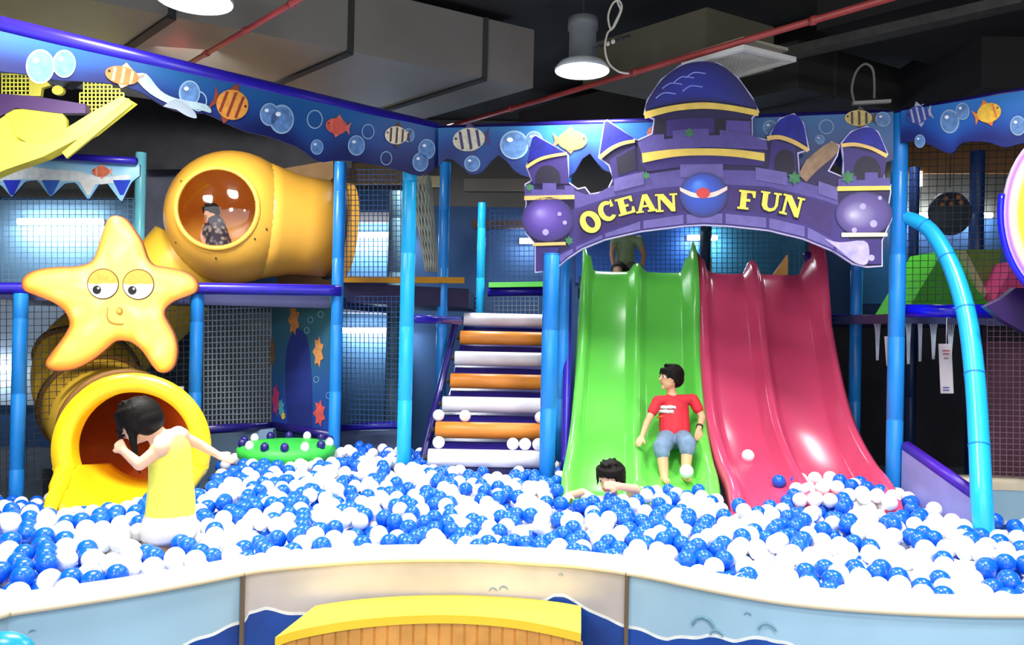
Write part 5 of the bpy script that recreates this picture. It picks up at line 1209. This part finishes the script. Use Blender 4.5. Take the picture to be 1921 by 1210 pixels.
mb = MB()
for (y0, y1, x0, x1, c) in ((761, 767, 1232, 1268, '#f2ecec'), (769, 775, 1234, 1264, '#f2ecec'), (780, 784, 1232, 1260, '#e8843c'), (788, 792, 1238, 1268, '#e8843c'), (803, 806, 1240, 1276, '#d8b4b4')):
    N = 8; vs = []
    for k in range(N + 1):
        x = x0 + (x1 - x0) * k / N
        for y in (y0, y1):
            dx = (P(x, y, chest.y).x - chest.x) / .102; yy = chest.y - .088 * math.sqrt(max(.1, 1 - dx * dx)) - .006; 
            jig = (random.random() - .5) * 2; vs.append(P(x, y + jig, yy))
    mb.add(vs, [(2 * k, 2 * k + 1, 2 * k + 3, 2 * k + 2) for k in range(N)], mat('shirt_print' + c, c, .7, .3, 60))
mb.build('shirt_print', boy, solid=.002)
Mden = mat('denim', '#6f88a4', .8, .15, 30, bump=.15)
voxel([('c', hip + Vector((-.045, .01, 0)), .072, hip + Vector((.045, .01, 0)), .072), ('c', hip + Vector((-.045, 0, 0)), .068, kl.lerp(hip, .1) + Vector((0, 0, .0)), .056), ('c', hip + Vector((.045, 0, 0)), .068, kr.lerp(hip, .1), .056), ('c', kl, .054, kl.lerp(al, .22), .05), ('c', kr, .054, kr.lerp(ar_, .22), .05)], 'shorts', Mden, boy, .005, 4)
mb = MB(); wq = wr + (er - wr) * .18; mb.tube([wq, wq + (er - wr).normalized() * .014], .022, M_dark, 12); mb.build('wristband', boy)

# --- boy half sunk in the balls
D = 4.6
b2 = root('person', Vector((P(1145, 900, D).x, D, 0)), 'black haired boy sunk to his chin in balls below the green slide', 'person')
hc = P(1146, 896, D); R = .085; fd = Vector((-.5, -.85, -.15))
neck = hc - Vector((-.01, -.02, .11)); ch = neck - Vector((0, -.03, .12))
body = head(hc, fd, R) + [('c', hc - Vector((0, 0, .05)), .034, neck, .036), ('c', neck, .04, ch, .07), ('e', ch, (.1, .07, .1), (0, 0, 0)), ('c', ch, .075, ch - Vector((0, -.05, .17)), .075)]
s1, s2 = neck + Vector((-.1, 0, -.04)), neck + Vector((.1, 0, -.03)); body += [('c', s1, .034, s2, .034)]
e1_, w1_ = P(1090, 925, D - .05), P(1066, 930, D - .25); body += limb([s1, e1_, w1_], [.03, .026, .02]) + hand(w1_, Vector((-.3, -1, 0)), Vector((0, 0, 1)), 1, .4)
e2_, w2_ = P(1192, 918, D - .10), P(1160, 912, D - .2); body += limb([s2, e2_, w2_], [.03, .028, .02]) + hand(w2_, P(1120, 908, D - .2) - w2_, Vector((0, -1, .3)), 1, .25)
voxel(body, 'body', M_skinp, b2, .0055, 4); face(b2, hc, fd, R, M_skinp); hair(b2, hc, fd, R * 1.03, up, -.3)
voxel([('c', neck - Vector((0, 0, .03)), .05, ch, .085), ('e', ch, (.11, .082, .1), (0, 0, 0)), ('c', s1, .04, s2, .04), ('c', s1, .04, s1.lerp(e1_, .85), .034), ('c', ch, .083, ch - Vector((0, -.05, .16)), .083)], 'shirt', mat('pale_shirt', '#dfe6f0', .8, .05), b2, .006, 4)

# --- child at the top of the green slide
D = 6.75
b3 = root('person', Vector((P(1172, 515, D).x, D, 1.93)), 'child in khaki top and black shorts sitting at the top of the green slide', 'person')
hp = P(1172, 504, D); cz = P(1174, 462, D + .03); hc = P(1176, 418, D + .02); R = .085; fd = Vector((.1, -1, -.1)); s1, s2 = P(1154, 448, D), P(1198, 450, D)
body = head(hc, fd, R) + [('c', hc - Vector((0, 0, .06)), .033, cz + Vector((0, 0, .06)), .036), ('c', cz, .07, hp, .07), ('c', s1, .034, s2, .034), ('c', hp + Vector((-.05, 0, 0)), .062, hp + Vector((.05, 0, 0)), .062)]
k1, k2 = P(1158, 504, D - .25), P(1196, 506, D - .25)
body += limb([s1, P(1148, 475, D - .02), P(1152, 506, D - .1)], [.028, .022, .017]) + hand(P(1152, 506, D - .1), (0, -.5, -.6), (0, -1, .5), 1, .3)
body += limb([s2, P(1208, 478, D - .02), P(1204, 504, D - .1)], [.028, .022, .017]) + hand(P(1204, 504, D - .1), (0, -.5, -.6), (0, -1, .5), 1, .3)
body += limb([hp + Vector((-.05, 0, 0)), k1, P(1160, 524, D - .42)], [.055, .042, .028]) + limb([hp + Vector((.05, 0, 0)), k2, P(1198, 526, D - .42)], [.055, .042, .028])
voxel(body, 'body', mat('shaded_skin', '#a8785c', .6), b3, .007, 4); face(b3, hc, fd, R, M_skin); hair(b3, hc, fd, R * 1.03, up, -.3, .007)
voxel([('c', cz + Vector((0, 0, .03)), .075, hp + Vector((0, 0, .06)), .08), ('c', s1, .038, s2, .038), ('c', s1, .038, s1.lerp(P(1148, 475, D), .5), .034), ('c', s2, .038, s2.lerp(P(1208, 478, D), .5), .034)], 'shirt', mat('khaki_shirt', '#7c8c6a', .8, .1), b3, .007, 4)
voxel([('c', hp + Vector((-.05, 0, .0)), .07, hp + Vector((.05, 0, 0)), .07), ('c', hp + Vector((-.05, 0, 0)), .066, k1, .054), ('c', hp + Vector((.05, 0, 0)), .066, k2, .054)], 'shorts', mat('black_shorts', '#1c1c1e', .8, .1), b3, .007, 4)

# --- child crouching inside the globe tube
D = 6.42
b4 = root('person', P(408, 470, D), 'child in dark patterned clothes seen through the round window of the globe tube', 'person')
def k_(px, py, d=0): return P(px, py, D + d)
mp = bpy.data.materials.new('dark_pattern_cloth'); mp.use_nodes = True; nt = mp.node_tree; bb = nt.nodes['Principled BSDF']; tc = nt.nodes.new('ShaderNodeTexCoord'); vo = nt.nodes.new('ShaderNodeTexVoronoi'); vo.inputs['Scale'].default_value = 26
rp = nt.nodes.new('ShaderNodeValToRGB'); rp.color_ramp.elements[0].color = lin('#8c8478'); rp.color_ramp.elements[0].position = .25; rp.color_ramp.elements[1].color = lin('#2c2834'); rp.color_ramp.elements[1].position = .55
nt.links.new(tc.outputs['Object'], vo.inputs['Vector']); nt.links.new(vo.outputs['Distance'], rp.inputs[0]); nt.links.new(rp.outputs[0], bb.inputs['Base Color']); bb.inputs['Roughness'].default_value = .8
hc4 = k_(396, 398); body = head(hc4, Vector((-.5, -.8, -.2)), .06) + [('c', hc4, .03, k_(402, 420), .04), ('c', k_(402, 420), .07, k_(408, 455), .09)] + limb([k_(385, 425, -.03), k_(378, 445, -.06), k_(384, 460, -.1)], [.024, .02, .016]) + hand(k_(384, 460, -.1), (0, -.3, -1), (0, -1, 0), .9, .4)
body += limb([k_(418, 460), k_(400, 470, -.12)], [.05, .035])
voxel(body, 'body', M_skin, b4, .007, 3); voxel([('c', k_(404, 420), .074, k_(410, 455, -.02), .1), ('c', k_(418, 460, -.02), .062, k_(402, 468, -.1), .05), ('c', k_(388, 425, -.03), .03, k_(380, 444, -.05), .026)], 'jacket', mp, b4, .007, 4)
hair(b4, hc4, Vector((-.5, -.8, -.2)), .064, up, -.3, .006)

# ------------------------------------------------------------------ ball pit
BR = .041
def level(x, y):
    z = .585 - .25 * sst((y - 3.5) / 1.7) * sst((-1.75 - x) / .7) + .10 * sst((y - 4.7) / .7) * sst((x - 1.35) / .4)
    z += .028 * noise.noise(Vector((x * 1.7, y * 1.7, 3)))
    z += .06 * sst((x - 1.55) / .12) * (1 - sst((x - 2.08) / .12)) * sst((y - 4.15) / .25) * (1 - sst((y - 4.8) / .15))
    z -= .02 * sst((3.1 - y) / .4)
    return z
rimx = [(p.x, p.y) for p in inner]
def rimy(x): return interp(x, rimx)
mouth_c = Vector((mc.x, mc.y))
poles_xy = [(o.location.x, o.location.y, .055) for o in C.objects if o.name.startswith('padded_pole') and o.location.z < .1]
poles_xy.append((cyp[-1].x, cyp[-1].y, .06)); poles_xy.append((cyp[-8].x, cyp[-8].y, .06))
caps = []   # capsules to stay clear of (a, b, r)
def keep(a, b, r): caps.append((Vector(a), Vector(b), r))
gx = g0 = None
gp = P(318, 975, 3.5); keep((gp.x, gp.y, .2), (gp.x, gp.y, 1.0), .105)
keep(Vector((P(1146, 896, 4.6).x, 4.6, .2)), P(1146, 896, 4.6), .085); keep(e1_, w1_, .03); keep(e2_, w2_, .03); keep(s1, s1, .01); keep(ch, ch, .1)
keep(kl, al, .05); keep(kr, ar_, .05); keep(hip, hip, .1); keep(al, al + Vector((0, -.1, -.03)), .03); keep(ar_, ar_ + Vector((0, -.1, -.03)), .03)
bdir = (Vector((a1_.x, a1_.y)) - Vector((a0_.x, a0_.y)))
def allowed(x, y, z):
    if y < rimy(x) + BR + .012: return False
    # back boundary
    if x < -2.1: yb = 5.25 + (x + 3.3) * .25
    elif x < -1.3: yb = 6.05
    elif x < -.6: yb = 6.1
    elif x < .35: yb = 5.9
    elif x < 2.0: yb = 6.0
    elif x < 2.33: yb = 5.9
    elif x < 2.47: yb = 4.2
    else: yb = 4.55
    if y > yb: return False
    if x > 2.26 and 4.05 < y < 5.2 and x > 2.24 + 0: 
        t = (y - a0_.y) / (a1_.y - a0_.y); bxx = a0_.x + (a1_.x - a0_.x) * t
        if 0 <= t <= 1.0 and x > bxx - BR - .005: return False
        if t < 0 and x > a0_.x: return False
    for px_, py_, r in poles_xy:
        if (x - px_) ** 2 + (y - py_) ** 2 < (r + BR) ** 2: return False
    p = Vector((x, y, z))
    # tube mouth and trough
    v = p - mc; f_ = v.dot(ma); rr = math.hypot(v.dot(mu), v.z)
    if -1.0 < f_ < .06 and rr < .44 + BR: return False
    if 0 <= f_ < .33 and rr < .44 + BR: return False
    for s_ in sp[40::3]:
        if (p - s_).length < .40 + BR: return False
    for a, b, r in caps:
        d = b - a; t = 0 if d.length < 1e-6 else max(0, min(1, (p - a).dot(d) / d.length_squared))
        if (p - a - d * t).length < r + BR: return False
    if not side_ok(GR_, x, y, z, BR) or not side_ok(PR_, x, y, z, BR): return False
    if a_in_roll(x, y, z): return False
    if (x - c_m.x) ** 2 + (y - c_m.y) ** 2 < (.34) ** 2 and z > .48: return False
    return True
c_m = G(538, 846, .6)
def a_in_roll(x, y, z):
    for a, b in rpts[-3:]:
        if a.x - BR < x < b.x + BR and (y - a.y) ** 2 + (z - a.z) ** 2 < (.06 + BR) ** 2: return True
        if a.x < x < b.x and y > a.y + .02: 
            if z > a.z - .16: return True
    return False
rng = random.Random(5)
pts = []; lay = []
d_ = BR * 2.02
for k in range(3):
    j = 0; y = 2.3 + (k % 2) * d_ * .29
    while y < 6.2:
        x = -3.9 + (j % 2) * d_ / 2 + (k % 2) * d_ / 2
        while x < 3.4:
            if k > 0 or rng.random() < .62:
                xx = x + rng.uniform(-.024, .024); yy = y + rng.uniform(-.024, .024)
                zz = level(xx, yy) - BR - k * d_ * .74 + rng.uniform(-.012, .02 if k == 0 else .012)
                if abs(xx) < .68 * yy + .15: pts.append([xx, yy, zz]); lay.append(k)
            x += d_
        y += d_ * .866; j += 1
A_ = np.array(pts); lay = np.array(lay)
ok = np.array([A_[i, 1] > rimy(A_[i, 0]) - .02 for i in range(len(A_))]); A_ = A_[ok]; lay = lay[ok]
for itn in range(9):
    kd = kdtree.KDTree(len(A_))
    for i, p in enumerate(A_): kd.insert(p, i)
    kd.balance(); mv = np.zeros_like(A_)
    for i in range(len(A_)):
        for co, jx, dist in kd.find_range(A_[i], 2 * BR):
            if jx > i:
                dv = A_[i] - A_[jx]; dd = max(dist, 1e-5); pu = (2 * BR - dd) * .42; u_ = dv / dd * pu; mv[i] += u_; mv[jx] -= u_
    A_ += mv * np.array([1, 1, .8])
    # stay behind the rim
    for i in range(len(A_)):
        ry = rimy(A_[i, 0]) + BR + .014
        if A_[i, 1] < ry and A_[i, 2] > -1: A_[i, 1] = ry
keepi = [i for i in range(len(A_)) if allowed(*A_[i])]
A_ = A_[keepi]; lay = lay[keepi]
# a few loose ones on the slides and rollers
def on_slide(px, py, rows):
    best = None
    for a in rows:
        p = P(px, py, a[0]); d = abs(p.z - (a[1] + BR))
        if best is None or d < best[0]: best = (d, p)
    return best[1]
extra = [(on_slide(1403, 855, PR_), 1)]
for px in (822, 872, 890, 1014):
    a = rpts[5][0]; q = P(px, 788, a.y); extra.append((Vector((q.x, a.y + .02, a.z + .058 + BR)), 1))
for px in (822, 842, 962, 985, 996, 1010):
    a = rpts[6][0]; q = P(px, 838, a.y); extra.append((Vector((q.x, a.y + .03, a.z + .056 + BR)), 1))
q = P(1288, 884, 4.78); extra.append((q, 1))
# thin out overlaps among extras
ex2 = []
for p, c in extra:
    if all((p - o).length > 1.85 * BR for o, _ in ex2): ex2.append((p, c))
NB = len(A_)
colr = []
for i in range(NB):
    x, y, z = A_[i]; v = noise.noise(Vector((x * 4.2, y * 4.2, 7))) + rng.uniform(-.55, .55); colr.append(1 if v > -.02 else 0)
kd = kdtree.KDTree(NB)
for i, p in enumerate(A_): kd.insert(p, i)
kd.balance()
ri = RM.transposed()
def vis(i):
    p = Vector(A_[i]); v = ri @ (p - CAMP)
    px = W / 2 + FPX * v.x / -v.z; py = H / 2 - FPX * v.y / -v.z
    if not (-10 < px < W + 10 and py < H): return False
    to = (CAMP - p).normalized()
    for co, j, dist in kd.find_range(p + to * BR * 1.6, BR * 1.45):
        if j != i:
            w_ = Vector(co) - p
            if w_.dot(to) > 0 and (w_ - to * w_.dot(to)).length < BR * .8: return False
    return True
cand = sorted([i for i in range(NB) if lay[i] < 2 and vis(i)], key=lambda i: (Vector(A_[i]) - CAMP).length)[:300 - len(ex2)]
cs = set(cand)
def ballmesh(m, name, seg=20, rg=12):
    b = MB(); b.ball((0, 0, 0), BR, m, seg, rg); me = bpy.data.meshes.new(name); me.from_pydata(b.v, [], b.f); me.materials.append(m); me.polygons.foreach_set('use_smooth', [True] * len(me.polygons)); return me
bm_ = [ballmesh(M_blue, 'plastic_ball'), ballmesh(M_white, 'plastic_ball')]
LBL = ['glossy blue plastic ball among the nearest balls along the cream rim', 'bright white plastic ball among the nearest balls along the cream rim']
GRP = ['nearest blue balls in the pit', 'nearest white balls in the pit']
for i in cand:
    o = bpy.data.objects.new('plastic_ball', bm_[colr[i]]); C.objects.link(o); o.location = A_[i]; o.rotation_euler = (rng.random() * 6, rng.random() * 6, 0)
    tag(o, LBL[colr[i]], 'ball', GRP[colr[i]])
for n_i, (p, c) in enumerate(ex2):
    o = bpy.data.objects.new('plastic_ball', bm_[c]); C.objects.link(o); o.location = p
    if n_i == 0: tag(o, 'single white ball rolling alone on the left lane of the pink slide', 'ball')
    elif n_i == len(ex2) - 1: tag(o, 'white ball at the feet of the boy in red', 'ball')
    elif p.x > 1.2: tag(o, ('blue', 'white')[c] + ' ball resting on the foot of the pink slide', 'ball', ('blue', 'white')[c] + ' balls on the pink slide')
    elif p.z > rpts[6][0].z + .13: tag(o, 'white ball perched on the lowest orange climbing roller', 'ball', 'white balls on the orange roller')
    else: tag(o, 'white ball perched on the white climbing roller at the foot of the ramp', 'ball', 'white balls on the bottom roller')
# the rest of the balls as one uncountable mass
rest = [i for i in range(NB) if i not in cs]
def unit(seg, rg):
    b = MB(); b.ball((0, 0, 0), BR, M_blue, seg, rg); return np.array([v[:] for v in b.v]), b.f
uv_, uf = unit(14, 9); lv_, lf = unit(8, 6)
Vs = []; Fs = []; Ms = []; base = 0
for i in rest:
    V, F = (lv_, lf) if lay[i] == 2 else (uv_, uf)
    Vs.append(V + A_[i]); Fs += [tuple(q + base for q in f_) for f_ in F]; Ms += [colr[i]] * len(F); base += len(V)
me = bpy.data.meshes.new('ball_mass'); me.from_pydata(np.concatenate(Vs).tolist(), [], Fs); me.materials.append(M_blue); me.materials.append(M_white)
me.polygons.foreach_set('material_index', Ms); me.polygons.foreach_set('use_smooth', [True] * len(Ms)); me.update()
o = bpy.data.objects.new('ball_mass', me); C.objects.link(o); tag(o, 'deep mass of blue and white plastic balls filling the pit behind the nearest ones', 'balls', kind='stuff')
print('balls', NB, 'things', len(cand))
